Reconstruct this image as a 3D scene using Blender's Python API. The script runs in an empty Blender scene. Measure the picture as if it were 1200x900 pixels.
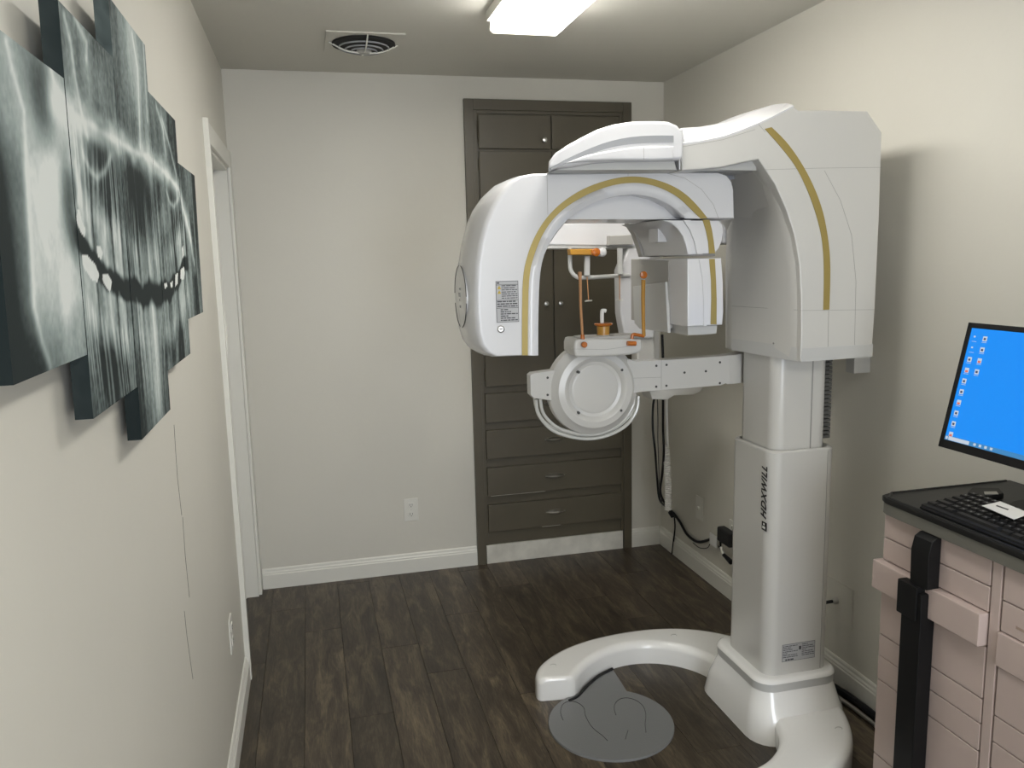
import bpy, bmesh, math, random
from mathutils import Vector, Matrix
import numpy as np
random.seed(7)
PI = math.pi
scene = bpy.context.scene
C = scene.collection

# ---------------------------------------------------------------- camera
cam = bpy.data.cameras.new('camera'); co = bpy.data.objects.new('camera', cam); C.objects.link(co)
cam.sensor_width = 36.0; cam.lens = 947.0 / 1200 * 36.0; cam.clip_start = 0.02
R = ((0.96978075, -0.05982355, 0.23653001), (-0.24284921, -0.14353833, 0.95938575), (-0.02344274, -0.98783495, -0.15372881))
M = Matrix(((R[0][0], -R[0][1], -R[0][2], 0), (R[1][0], -R[1][1], -R[1][2], 0), (R[2][0], -R[2][1], -R[2][2], 1.57), (0, 0, 0, 1)))
co.matrix_world = M
scene.camera = co

# ---------------------------------------------------------------- light and exposure
w = bpy.data.worlds.new('world'); scene.world = w; w.use_nodes = True
w.node_tree.nodes['Background'].inputs[0].default_value = (0.9, 0.92, 1.0, 1)
w.node_tree.nodes['Background'].inputs[1].default_value = 0.25
LAMP = 10.0          # strength of the fluorescent lens
dl = bpy.data.lights.new('added_cool_fill', 'AREA'); dl.shape = 'RECTANGLE'; dl.size = 1.1; dl.size_y = 1.7; dl.energy = 30; dl.color = (0.86, 0.92, 1.0)
do = bpy.data.objects.new('added_cool_fill', dl); C.objects.link(do); do.location = (0.65, -2.15, 1.25); do.rotation_euler = (PI / 2, 0, 0)   # cool fill added behind the camera, no doorway stands there
scene.view_settings.view_transform = 'Standard'
scene.view_settings.look = 'None'
scene.view_settings.gamma = 1
scene.view_settings.use_curve_mapping = False
scene.view_settings.exposure = 0.97

# ---------------------------------------------------------------- materials
def mat(name, col, rough=0.5, metal=0.0, bump=0.0, bscale=200.0, var=0.0, vscale=3.0, emit=None, coat=0.0, trans=0.0):
    m = bpy.data.materials.new(name); m.use_nodes = True
    nt = m.node_tree; b = nt.nodes['Principled BSDF']
    b.inputs['Base Color'].default_value = (*col, 1); b.inputs['Roughness'].default_value = rough
    b.inputs['Metallic'].default_value = metal
    if coat: b.inputs['Coat Weight'].default_value = coat; b.inputs['Coat Roughness'].default_value = 0.15
    if trans: b.inputs['Transmission Weight'].default_value = trans
    tc = nt.nodes.new('ShaderNodeTexCoord')
    if var:
        n = nt.nodes.new('ShaderNodeTexNoise'); n.inputs['Scale'].default_value = vscale; n.inputs['Detail'].default_value = 4
        nt.links.new(tc.outputs['Object'], n.inputs['Vector'])
        r = nt.nodes.new('ShaderNodeValToRGB')
        r.color_ramp.elements[0].position = 0.3; r.color_ramp.elements[1].position = 0.7
        r.color_ramp.elements[0].color = (*[c * (1 - var) for c in col], 1)
        r.color_ramp.elements[1].color = (*[min(1, c * (1 + var)) for c in col], 1)
        nt.links.new(n.outputs[0], r.inputs[0]); nt.links.new(r.outputs[0], b.inputs['Base Color'])
    if bump:
        n = nt.nodes.new('ShaderNodeTexNoise'); n.inputs['Scale'].default_value = bscale; n.inputs['Detail'].default_value = 3
        nt.links.new(tc.outputs['Object'], n.inputs['Vector'])
        bp = nt.nodes.new('ShaderNodeBump'); bp.inputs['Strength'].default_value = bump; bp.inputs['Distance'].default_value = 0.002
        nt.links.new(n.outputs[0], bp.inputs['Height']); nt.links.new(bp.outputs[0], b.inputs['Normal'])
    if emit:
        b.inputs['Emission Color'].default_value = (*emit[0], 1); b.inputs['Emission Strength'].default_value = emit[1]
    return m

WALL = (0.63, 0.61, 0.55)
M_wall = mat('wall_paint', WALL, 0.5, bump=0.25, bscale=35, var=0.02, vscale=1.5)
M_ceil = mat('ceiling_paint', (0.60, 0.585, 0.53), 0.7, bump=0.3, bscale=60)
M_trim = mat('trim_paint', (0.72, 0.71, 0.66), 0.35, bump=0.1, bscale=30)
M_kick = mat('scuffed_trim_paint', (0.62, 0.60, 0.54), 0.4, var=0.12, vscale=14)
M_brown = mat('taupe_cabinet_paint', (0.094, 0.081, 0.056), 0.38, bump=0.15, bscale=50, var=0.05, vscale=6)
M_chip = mat('bare_paint_chip', (0.45, 0.42, 0.36), 0.6)
M_white = mat('glossy_white_plastic', (0.66, 0.66, 0.68), 0.22, coat=0.3)
M_cream = mat('warm_white_plastic', (0.575, 0.565, 0.54), 0.28, coat=0.2)
M_base = mat('enamel_white', (0.86, 0.855, 0.84), 0.16, coat=0.5)
M_matte = mat('light_grey_plastic', (0.52, 0.52, 0.51), 0.4)
M_inner = mat('inner_grey_plastic', (0.40, 0.39, 0.37), 0.45)
M_window = mat('smoked_window_plastic', (0.30, 0.31, 0.33), 0.15, coat=0.4)
M_gold = mat('gold_stripe', (0.34, 0.26, 0.08), 0.38, 0.35)
M_seam = mat('dark_seam', (0.05, 0.05, 0.048), 0.6)
M_greyseam = mat('grey_seam_plastic', (0.30, 0.295, 0.28), 0.6)  # plain grey for seams, the groove and small screws
M_black = mat('black_plastic', (0.006, 0.006, 0.0065), 0.45)
M_blackm = mat('matte_black_plastic', (0.02, 0.02, 0.021), 0.55)
M_cable = mat('black_cable', (0.012, 0.012, 0.014), 0.4)
M_wcable = mat('white_cable', (0.82, 0.81, 0.78), 0.4)
M_clear = mat('clear_tube', (0.6, 0.6, 0.57), 0.12, coat=0.6)
M_orange = mat('amber_plastic', (0.46, 0.13, 0.015), 0.22)
M_amber = mat('honey_plastic', (0.46, 0.235, 0.04), 0.2)
M_copper = mat('salmon_rod', (0.50, 0.25, 0.11), 0.35)
M_metal = mat('chrome', (0.75, 0.74, 0.72), 0.3, 0.9)
M_steel = mat('brushed_steel', (0.55, 0.54, 0.52), 0.35, 1.0)
M_mat = mat('grey_rubber_plate', (0.19, 0.193, 0.198), 0.42, bump=0.2, bscale=300)
M_matline = mat('footprint_outline', (0.05, 0.05, 0.052), 0.5)
M_pink = mat('dusty_pink_enamel', (0.50, 0.405, 0.375), 0.35, var=0.03, vscale=8)
M_rim = mat('brushed_edge_band', (0.17, 0.165, 0.145), 0.45, 0.3)
M_top = mat('black_worktop', (0.012, 0.012, 0.012), 0.3)
M_key = mat('keycap', (0.012, 0.012, 0.013), 0.4)
M_legend = mat('key_legend', (0.35, 0.35, 0.35), 0.5)
M_paper = mat('white_paper', (0.75, 0.75, 0.74), 0.6)
M_label = mat('silver_label', (0.42, 0.42, 0.43), 0.4)
M_print = mat('label_print', (0.04, 0.04, 0.045), 0.5)
M_warn = mat('warning_yellow', (0.5, 0.36, 0.03), 0.5)
M_plate = mat('outlet_plastic', (0.70, 0.69, 0.64), 0.35)
M_duct = mat('dark_duct', (0.008, 0.008, 0.0075), 0.7)
M_crack = mat('paint_crack', (0.16, 0.15, 0.13), 0.8)
M_lens = mat('fluorescent_lens', (0.8, 0.8, 0.76), 0.4, emit=((1.0, 0.975, 0.91), LAMP))
M_scuff = mat('worn_paint', (0.36, 0.27, 0.22), 0.5)
M_joint = mat('plank_joint_gap_shade', (0.024, 0.019, 0.014), 0.8)
M_bellow = mat('bellows_rubber', (0.10, 0.10, 0.095), 0.6)
M_screen = mat('lcd_blue', (0.0, 0.0, 0.0), 0.3, emit=((0.004, 0.25, 0.86), 0.55))
M_icon = mat('icon_light', (0, 0, 0), 0.3, emit=((0.55, 0.62, 0.72), 0.5))
M_icond = mat('icon_dark', (0.01, 0.01, 0.02), 0.4, emit=((0.02, 0.03, 0.08), 0.6))
M_iconr = mat('icon_red', (0, 0, 0), 0.4, emit=((0.5, 0.1, 0.08), 0.7))
M_task = mat('taskbar', (0, 0, 0), 0.3, emit=((0.03, 0.15, 0.32), 0.8))

def wood_material():
    m = bpy.data.materials.new('plank_wood'); m.use_nodes = True; nt = m.node_tree; N = nt.nodes; L = nt.links
    b = N['Principled BSDF']; b.inputs['Roughness'].default_value = 0.42
    tc = N.new('ShaderNodeTexCoord'); oi = N.new('ShaderNodeObjectInfo')
    off = N.new('ShaderNodeVectorMath'); off.operation = 'MULTIPLY_ADD'
    L.new(oi.outputs['Random'], off.inputs[0]); off.inputs[1].default_value = (17.0, 31.0, 5.0); L.new(tc.outputs['Object'], off.inputs[2])
    def noise(sx, sy, sc, det, dist=0.0):
        mp = N.new('ShaderNodeMapping'); mp.inputs['Scale'].default_value = (sx, sy, 1); L.new(off.outputs[0], mp.inputs['Vector'])
        n = N.new('ShaderNodeTexNoise'); n.inputs['Scale'].default_value = sc; n.inputs['Detail'].default_value = det; n.inputs['Distortion'].default_value = dist
        n.inputs['Roughness'].default_value = 0.65
        L.new(mp.outputs[0], n.inputs['Vector']); return n
    a = noise(7, 1.3, 3.0, 8, 0.9); f = noise(55, 5, 4.0, 7, 0.5); k = noise(9, 1.6, 3.5, 5, 1.4)
    r1 = N.new('ShaderNodeValToRGB'); e = r1.color_ramp.elements
    e[0].position = 0.28; e[0].color = (0.026, 0.019, 0.0135, 1); e[1].position = 0.74; e[1].color = (0.165, 0.130, 0.086, 1)
    x = r1.color_ramp.elements.new(0.5); x.color = (0.064, 0.049, 0.034, 1)
    L.new(a.outputs[0], r1.inputs[0])
    r2 = N.new('ShaderNodeValToRGB'); r2.color_ramp.elements[0].position = 0.3; r2.color_ramp.elements[0].color = (0.55, 0.55, 0.56, 1)
    r2.color_ramp.elements[1].position = 0.7; r2.color_ramp.elements[1].color = (1.35, 1.33, 1.28, 1); L.new(f.outputs[0], r2.inputs[0])
    mx = N.new('ShaderNodeMix'); mx.data_type = 'RGBA'; mx.blend_type = 'MULTIPLY'; mx.inputs[0].default_value = 1.0
    L.new(r1.outputs[0], mx.inputs[6]); L.new(r2.outputs[0], mx.inputs[7])
    r3 = N.new('ShaderNodeValToRGB'); r3.color_ramp.elements[0].position = 0.27; r3.color_ramp.elements[0].color = (0.25, 0.23, 0.22, 1)
    r3.color_ramp.elements[1].position = 0.36; r3.color_ramp.elements[1].color = (1, 1, 1, 1); L.new(k.outputs[0], r3.inputs[0])
    m2 = N.new('ShaderNodeMix'); m2.data_type = 'RGBA'; m2.blend_type = 'MULTIPLY'; m2.inputs[0].default_value = 0.8
    L.new(mx.outputs[2], m2.inputs[6]); L.new(r3.outputs[0], m2.inputs[7])
    mr = N.new('ShaderNodeMapRange'); mr.inputs['To Min'].default_value = 0.72; mr.inputs['To Max'].default_value = 1.3; L.new(oi.outputs['Random'], mr.inputs[0])
    m3 = N.new('ShaderNodeMix'); m3.data_type = 'RGBA'; m3.blend_type = 'MULTIPLY'; m3.inputs[0].default_value = 1.0
    L.new(m2.outputs[2], m3.inputs[6]); L.new(mr.outputs[0], m3.inputs[7]); L.new(m3.outputs[2], b.inputs['Base Color'])
    bp = N.new('ShaderNodeBump'); bp.inputs['Strength'].default_value = 0.25; bp.inputs['Distance'].default_value = 0.001
    L.new(f.outputs[0], bp.inputs['Height']); L.new(bp.outputs[0], b.inputs['Normal'])
    return m
for m_ in (M_black, M_blackm, M_top, M_key, M_cable): m_.node_tree.nodes['Principled BSDF'].inputs['Specular IOR Level'].default_value = 0.25
M_wood = wood_material()

# ---------------------------------------------------------------- mesh helpers
def wloc(o):
    v = Vector((0, 0, 0))
    while o is not None: v = v + o.location; o = o.parent
    return v
def obj(name, bm, m, parent=None, smooth=35, origin=None):
    """link a bmesh given in world coordinates as one mesh object"""
    bmesh.ops.recalc_face_normals(bm, faces=bm.faces)
    for f in bm.faces: f.smooth = True
    lim = math.radians(smooth)
    for e in bm.edges:
        if len(e.link_faces) == 2: e.smooth = e.calc_face_angle(0) < lim
        else: e.smooth = False
    base = wloc(parent) if parent else Vector((0, 0, 0))
    org = Vector(origin) if origin else base
    bmesh.ops.translate(bm, verts=bm.verts, vec=-org)
    me = bpy.data.meshes.new(name); bm.to_mesh(me); bm.free()
    me.materials.append(m)
    o = bpy.data.objects.new(name, me); C.objects.link(o)
    wn = o.modifiers.new('weighted_normal', 'WEIGHTED_NORMAL'); wn.keep_sharp = True; wn.weight = 80
    if parent: o.parent = parent
    o.location = org - base
    return o
def thing(name, label, cat, loc=(0, 0, 0), group=None):
    o = bpy.data.objects.new(name, None); C.objects.link(o); o.location = loc; o.empty_display_size = 0.05
    o['label'] = label; o['category'] = cat
    if group: o['group'] = group
    return o
def tag(o, label, cat, group=None):
    o['label'] = label; o['category'] = cat
    if group: o['group'] = group
    return o
def struct(o): o['kind'] = 'structure'; return o
def nb(): return bmesh.new()
def box(bm, a, b, bev=0.0, seg=2):
    a, b = [min(p, q) for p, q in zip(a, b)], [max(p, q) for p, q in zip(a, b)]
    t = bmesh.new(); bmesh.ops.create_cube(t, size=1)
    bmesh.ops.scale(t, vec=[q - p for p, q in zip(a, b)], verts=t.verts)
    bmesh.ops.translate(t, vec=[(p + q) / 2 for p, q in zip(a, b)], verts=t.verts)
    if bev: bmesh.ops.bevel(t, geom=t.edges[:], offset=bev, segments=seg, profile=0.5, affect='EDGES')
    return merge(bm, t)
def merge(bm, t, mtx=None):
    if mtx is not None: bmesh.ops.transform(t, matrix=mtx, verts=t.verts)
    me = bpy.data.meshes.new('tmp'); t.to_mesh(me); t.free(); bm.from_mesh(me); bpy.data.meshes.remove(me)
    return bm
def B(a, b, bev=0.0, seg=2): return box(nb(), a, b, bev, seg)
def area(p): return sum(p[i][0] * p[(i + 1) % len(p)][1] - p[(i + 1) % len(p)][0] * p[i][1] for i in range(len(p))) / 2
def inset(p, d):
    n = len(p); s = 1 if area(p) > 0 else -1; out = []
    for i in range(n):
        a, b, c = Vector(p[i - 1]), Vector(p[i]), Vector(p[(i + 1) % n])
        e1 = (b - a).normalized(); e2 = (c - b).normalized()
        n1 = Vector((-e1.y, e1.x)) * s; n2 = Vector((-e2.y, e2.x)) * s
        m = (n1 + n2); m = m.normalized() if m.length > 1e-6 else n1
        k = max(0.45, m.dot(n1)); q = b + m * (d / k); out.append((q.x, q.y))
    return out
def smooth_poly(p, it=1, closed=True):
    """one or two passes of corner cutting that keep points marked sharp out of it"""
    for _ in range(it):
        q = []; n = len(p)
        rng = range(n) if closed else range(n - 1)
        if not closed: q.append(p[0])
        for i in rng:
            a = p[i]; b = p[(i + 1) % n]
            q.append(tuple(x * 0.75 + y * 0.25 for x, y in zip(a, b))); q.append(tuple(x * 0.25 + y * 0.75 for x, y in zip(a, b)))
        if not closed: q.append(p[-1])
        p = q
    return p
def put(axis, q, t):
    if axis == 'y': return (q[0], t, q[1])
    if axis == 'x': return (t, q[0], q[1])
    return (q[0], q[1], t)
def loft(bm, loops, cap0=True, cap1=True):
    rows = [[bm.verts.new(v) for v in l] for l in loops]
    n = len(rows[0])
    for a, b in zip(rows, rows[1:]):
        for i in range(n):
            j = (i + 1) % n
            bm.faces.new((a[i], a[j], b[j], b[i]))
    if cap0: bm.faces.new(rows[0][::-1])
    if cap1: bm.faces.new(rows[-1])
    return bm
def prism(bm, poly, axis, t0, t1, r0=0.0, r1=0.0, seg=3, shrink1=0.0):
    """extrude a polygon along an axis with rounded rims; shrink1 insets the t1 end (draft)"""
    s = 1 if t1 > t0 else -1; loops = []
    if r0:
        for k in range(seg): a = PI / 2 * k / seg; loops.append([put(axis, q, t0 + s * r0 * (1 - math.cos(a))) for q in inset(poly, r0 * (1 - math.sin(a)))])
        loops.append([put(axis, q, t0 + s * r0) for q in poly])
    else: loops.append([put(axis, q, t0) for q in poly])
    end = inset(poly, shrink1) if shrink1 else poly
    if r1:
        loops.append([put(axis, q, t1 - s * r1) for q in end])
        for k in range(1, seg + 1): a = PI / 2 * k / seg; loops.append([put(axis, q, t1 - s * r1 * (1 - math.sin(a))) for q in inset(end, r1 * (1 - math.cos(a)))])
    else: loops.append([put(axis, q, t1) for q in end])
    return loft(bm, loops)
def P(poly, axis, t0, t1, r0=0.0, r1=0.0, seg=3, shrink1=0.0): return prism(nb(), poly, axis, t0, t1, r0, r1, seg, shrink1)
def rrect(x0, x1, y0, y1, r, seg=4):
    out = []
    for cx, cy, a0 in ((x1 - r, y1 - r, 0), (x0 + r, y1 - r, 90), (x0 + r, y0 + r, 180), (x1 - r, y0 + r, 270)):
        for k in range(seg + 1): a = math.radians(a0 + 90 * k / seg); out.append((cx + r * math.cos(a), cy + r * math.sin(a)))
    return out
def circ(cx, cy, r, n=32, ry=None, a0=0): return [(cx + r * math.cos(a0 + 2 * PI * k / n), cy + (ry or r) * math.sin(a0 + 2 * PI * k / n)) for k in range(n)]
def tube(bm, pts, r, seg=10, cap=True, sub=0):
    pts = [Vector(p) for p in pts]
    if sub:
        q = []
        for i in range(len(pts) - 1):
            p0 = pts[max(i - 1, 0)]; p1 = pts[i]; p2 = pts[i + 1]; p3 = pts[min(i + 2, len(pts) - 1)]
            for k in range(sub):
                t = k / sub
                q.append(0.5 * ((2 * p1) + (p2 - p0) * t + (2 * p0 - 5 * p1 + 4 * p2 - p3) * t * t + (3 * p1 - p0 - 3 * p2 + p3) * t ** 3))
        q.append(pts[-1]); pts = q
    rs = r if isinstance(r, (list, tuple)) else [r] * len(pts)
    loops = []; up = None
    for i, p in enumerate(pts):
        d = (pts[min(i + 1, len(pts) - 1)] - pts[max(i - 1, 0)]).normalized()
        if up is None: up = d.orthogonal().normalized()
        else: up = (up - d * up.dot(d)).normalized()
        v = d.cross(up)
        loops.append([tuple(p + (up * math.cos(2 * PI * k / seg) + v * math.sin(2 * PI * k / seg)) * rs[i]) for k in range(seg)])
    return loft(bm, loops, cap, cap)
def T(pts, r, seg=10, sub=0): return tube(nb(), pts, r, seg, True, sub)
def lathe(bm, prof, c, axis='z', n=32):
    """prof: list of (radius, offset along axis)"""
    loops = []
    for r, h in prof:
        r = max(r, 1e-4); l = []
        for k in range(n):
            a = 2 * PI * k / n; u, v = r * math.cos(a), r * math.sin(a)
            l.append({'z': (c[0] + u, c[1] + v, c[2] + h), 'y': (c[0] + u, c[1] + h, c[2] + v), 'x': (c[0] + h, c[1] + u, c[2] + v)}[axis])
        loops.append(l)
    return loft(bm, loops)
def Lth(prof, c, axis='z', n=32): return lathe(nb(), prof, c, axis, n)
def ribbon(bm, outer, inner, axis, t, th):
    """closed band between two open polylines of equal length"""
    return prism(bm, outer + inner[::-1], axis, t, t + th)
def band(outer, inner, axis, t, th):
    bm = nb(); n = len(outer)
    A = [[bm.verts.new(put(axis, q, tt)) for q in pl] for pl in (outer, inner) for tt in (t, t + th)]
    o0, o1, i0, i1 = A
    for k in range(n - 1):
        for a, b in ((o0, i0), (i0, i1), (i1, o1), (o1, o0)): bm.faces.new((a[k], a[k + 1], b[k + 1], b[k]))
    bm.faces.new((o0[0], i0[0], i1[0], o1[0])); bm.faces.new((o0[-1], i0[-1], i1[-1], o1[-1]))
    return bm
def resample(pl, n):
    L = [0]
    for a, b in zip(pl, pl[1:]): L.append(L[-1] + math.dist(a, b))
    out = []
    for k in range(n):
        d = L[-1] * k / (n - 1); i = 0
        while i < len(L) - 2 and L[i + 1] < d: i += 1
        f = (d - L[i]) / max(1e-9, L[i + 1] - L[i]); out.append(tuple(x + (y - x) * f for x, y in zip(pl[i], pl[i + 1])))
    return out
def copy_tree(o, parent=None):
    c = o.copy(); C.objects.link(c); c.parent = parent
    for ch in list(o.children): copy_tree(ch, c)
    return c

# ================================================================ ROOM
XL, XR, YB, ZC, YF = -0.32, 1.80, 3.95, 2.43, -2.2
# floor base with one plank object per plank
fl = struct(obj('floor', B((XL - .25, YF - .1, -0.08), (XR + .1, YB + .1, -0.006)), M_joint))
PW, PL = 0.152, 1.22
plank_mesh = None
col = 0; x = XL - 0.24
lens = {}
while x < XR:
    y = YF - ((col * 0.47 + 0.13 * (col % 3)) % 1.0) * PL
    while y < YB:
        y0, y1 = max(y, YF), min(y + PL, YB); x0, x1 = x, min(x + PW, XR)
        if y1 - y0 > 0.03:
            key = (round(y1 - y0, 3), round(x1 - x0, 3))
            if key in lens:
                o = bpy.data.objects.new('plank', lens[key]); C.objects.link(o); o.parent = fl; o.location = ((x0 + x1) / 2, (y0 + y1) / 2, 0)
            else:
                t = B((x0 + .0005, y0 + .0005, -0.006), (x1 - .0005, y1 - .0005, 0), 0.0008, 1)
                o = obj('plank', t, M_wood, fl, origin=((x0 + x1) / 2, (y0 + y1) / 2, 0)); lens[key] = o.data
        y += PL
    x += PW; col += 1
# walls
DY0, DY1, DZ = 3.12, 3.875, 2.0     # doorway in the left wall
bm = nb(); box(bm, (XL - .12, YF, -.08), (XL, DY0, ZC)); box(bm, (XL - .12, DY1, -.08), (XL, YB, ZC)); box(bm, (XL - .12, DY0, DZ), (XL, DY1, ZC))
wl = struct(obj('wall_left', bm, M_wall))
wb = struct(obj('wall_back', B((XL - .25, YB, -.08), (XR + .1, YB + .1, ZC)), M_wall))
wr = struct(obj('wall_right', B((XR, YF, -.08), (XR + .1, YB, ZC)), M_wall))
wf = struct(obj('wall_front', B((XL - .25, YF - .1, -.08), (XR + .1, YF, ZC)), M_wall))
ce = struct(obj('ceiling', B((XL - .25, YF - .1, ZC), (XR + .1, YB + .1, ZC + .1)), M_ceil))
# hairline cracks in the left wall paint
bm = nb()
for pts in ([(-0.3195,1.957,1.21), (-0.3195,1.947,1.148), (-0.3195,1.94,1.089), (-0.3195,1.951,0.9955)], [(-0.3195,1.961,0.9885), (-0.3195,1.95,0.9002), (-0.3195,1.956,0.7919)], [(-0.3195,1.874,0.7935), (-0.3195,1.878,0.7317), (-0.3195,1.904,0.6107)]):
    tube(bm, pts, 0.0006, 4)
obj('paint_crack', bm, M_crack, wl)
# door, jamb and casings of the left doorway
dr = struct(obj('door_1', B((XL - .105, DY0 + .012, 0.008), (XL - .07, DY1 - .012, DZ - .012)), M_trim))
obj('hinge', B((XL - .07, DY0 + .012, 1.28), (XL - .062, DY0 + .03, 1.37)), M_trim, dr)
bm = nb()
box(bm, (XL - .12, DY1 - .018, 0), (XL, DY1, DZ)); box(bm, (XL - .12, DY0, 0), (XL, DY0 + .018, DZ)); box(bm, (XL - .12, DY0, DZ - .018), (XL, DY1, DZ))
box(bm, (XL - .07, DY1 - .03, 0), (XL - .055, DY1 - .018, DZ - .018)); box(bm, (XL - .07, DY0 + .018, DZ - .03), (XL - .055, DY1 - .018, DZ - .018))
struct(obj('trim_1', bm, M_trim))
bm = nb()
box(bm, (XL, DY0 - .075, 0), (XL + .012, DY0 + .004, DZ + .07), .003); box(bm, (XL - .001, DY0 - .077, 0), (XL + .019, DY0 - .055, DZ + .072), .003)
box(bm, (XL, DY1 - .004, 0), (XL + .014, YB - .001, DZ + .07), .003)
box(bm, (XL - .0005, DY0 + .0045, DZ - .004), (XL + .0125, YB - .001, DZ + .07), .003)
tr = struct(obj('trim_2', bm, M_trim))
obj('hinge', B((XL + .012, DY0 - .004, 1.24), (XL + .018, DY0 + .006, 1.40)), M_trim, tr)
# baseboards: profiled
def baseboard(name, p0, p1, nrm, h=0.085, th=0.014, m=M_trim):
    prof = [(0, 0), (th, 0), (th, h * .70), (th * .8, h * .74), (th * .8, h * .80), (th * .5, h * .86), (th * .45, h * .95), (th * .2, h), (0, h)]
    n = Vector(nrm); p0 = Vector(p0); p1 = Vector(p1)
    return struct(obj(name, loft(nb(), [[tuple(p + n * a + Vector((0, 0, b))) for a, b in prof] for p in (p0, p1)]), m, smooth=25))
CAB_X0, CAB_X1 = 0.765, 1.618
baseboard('baseboard_left', (XL, YF, 0), (XL, DY0 - .076, 0), (1, 0, 0), 0.10, .015)
baseboard('baseboard_back', (XL + .016, YB, 0), (CAB_X0 - .001, YB, 0), (0, -1, 0), 0.10, .015)
baseboard('baseboard_back', (CAB_X1 + .001, YB, 0), (XR - .015, YB, 0), (0, -1, 0), 0.10, .015)
baseboard('baseboard_right', (XR, YF, 0), (XR, YB, 0), (-1, 0, 0), 0.10, .015)

# ================================================================ BUILT-IN CUPBOARD
cab = thing('storage_cabinet', 'tall taupe built-in cupboard with doors above and four drawers below, set in the back wall', 'cabinet', ((CAB_X0 + CAB_X1) / 2, YB, 0))
Yc = YB - .022
cz1 = 2.325
bm = nb()
box(bm, (CAB_X0, Yc, 0), (CAB_X0 + .045, YB, cz1), .002); box(bm, (CAB_X1 - .045, Yc, 0), (CAB_X1, YB, cz1), .002)
box(bm, (CAB_X0 + .045, Yc, cz1 - .05), (CAB_X1 - .045, YB, cz1), .002)
obj('casing', bm, M_brown, cab)
bm = nb(); F0, F1 = CAB_X0 + .045, CAB_X1 - .045
box(bm, (F0, Yc + .012, .102), (F1, YB - .001, cz1 - .05))
box(bm, (F0, Yc + .005, .102), (F0 + .016, YB - .002, cz1 - .05), .002); box(bm, (F1 - .016, Yc + .005, .102), (F1, YB - .002, cz1 - .05), .002); box(bm, (F0 + .016, Yc + .005, cz1 - .066), (F1 - .016, YB - .002, cz1 - .05), .002)
obj('face_frame', bm, M_brown, cab)
ko = obj('kick_board', B((F0 + .004, Yc + .006, 0), (F1 - .004, YB - .001, .100), .002), M_kick, cab)
G0, G1 = F0 + .022, F1 - .022; mid = (G0 + G1) / 2 + .004
def knob(x, z, par): return obj('knob', Lth([(.004, 0), (.005, -.010), (.011, -.014), (.013, -.020), (.010, -.026), (.003, -.028)], (x, Yc - .004, z), 'y', 16), M_metal, par)
def cdoor(x0, x1, z0, z1, kx, kz, left):
    d = obj('door', B((x0, Yc - .004, z0), (x1, Yc + .0119, z1), .003), M_brown, cab)
    if kx: knob(kx, kz, d)
    hx = x0 if left else x1
    for zz in (z0 + .06, z1 - .06): obj('hinge', T([(hx, Yc - .004, zz - .03), (hx, Yc - .004, zz + .03)], .0045, 8), M_brown, d)
ZT0, ZT1 = 2.09, cz1 - .072
cdoor(G0, mid - .003, ZT0 + .005, ZT1, mid - .04, 2.115 + .02, True); cdoor(mid + .003, G1, ZT0 + .005, ZT1, None, 2.135, False)
ZM0 = ([(0.8206,0.9334)])[0][1]
cdoor(G0, mid - .003, ZM0, ZT0 - .008, mid - .045, 1.34, True); cdoor(mid + .003, G1, ZM0, ZT0 - .008, mid + .03, 1.34, False)
def pull(x, z, par):
    bm = nb(); loops = []
    for t in [i / 12 for i in range(13)]:
        s = math.sin(PI * t); wx = x - .052 + .104 * t; h = .003 + .009 * s; d = .008 + .022 * s
        loops.append([(wx, Yc - .004, z + h), (wx, Yc - .004 - d * .7, z + h * .8), (wx, Yc - .004 - d, z), (wx, Yc - .004 - d * .8, z - h * .5), (wx, Yc - .004, z - h * .5)])
    return obj('pull', loft(bm, loops), M_steel, par, smooth=60)
dz_ = [q[1] for q in [(0.8222,0.8985), (0.824,0.7498), (0.8207,0.7104), (0.823,0.5617), (0.8243,0.5147), (0.824,0.3662), (0.8249,0.3185), (0.8226,0.175)]]
DR = [(dz_[2 * i], dz_[2 * i + 1]) for i in range(4)]

for i, (a, b) in enumerate(DR):
    d = obj('drawer', B((G0 - .006, Yc - .009, b), (G1 + .006, Yc + .0119, a), .004), M_brown, cab)
    pull((G0 + G1) / 2 - .006, (a + b) / 2 + .005, d)
    if i == 2: obj('paint_chip', B((G0 + .01, Yc - .0075, b - .001), (G0 + .30, Yc - .002, b + .002)), M_chip, d)
    if i == 3: obj('paint_chip', B((G0 + .28, Yc - .0075, b - .001), (G0 + .38, Yc - .002, b + .002)), M_chip, d)

# ================================================================ CEILING LIGHT AND VENT
M_cap = mat('end_cap_plastic', (.8, .78, .7), .4, emit=((1, .93, .78), 1.0))
def lamp(lx0, lx1, ly0, ly1, lz, label):
    cl = thing('ceiling_light', label, 'light', ((lx0 + lx1) / 2, (ly0 + ly1) / 2, ZC))
    obj('housing', B((lx0 - .012, ly0 - .006, ZC - .036), (lx1 + .012, ly1 + .006, ZC), .004), M_trim, cl)
    sec = [(lx0 + .003, ZC - .034), (lx0, lz + .010), (lx0 + .012, lz), (lx1 - .012, lz), (lx1, lz + .010), (lx1 - .003, ZC - .034)]
    es = lambda y: [(q[0], y, q[1]) for q in sec]
    obj('diffuser', loft(nb(), [es(ly0 + .012), es(ly1 - .012)]), M_lens, cl)
    for ya, yb in ((ly0, ly0 + .012), (ly1 - .012, ly1)): obj('end_cap', loft(nb(), [es(ya), es(yb)]), M_cap, cl)
lamp(0.672, 0.925, 1.72, 2.93, 2.355, 'long wraparound fluorescent ceiling light, switched on, above the machine')
lamp(0.62, 0.87, -0.95, 0.25, 2.355, 'added unseen ceiling light behind the camera, fill for the near side')  # fixture added out of view to brighten the machine front and near walls
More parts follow.
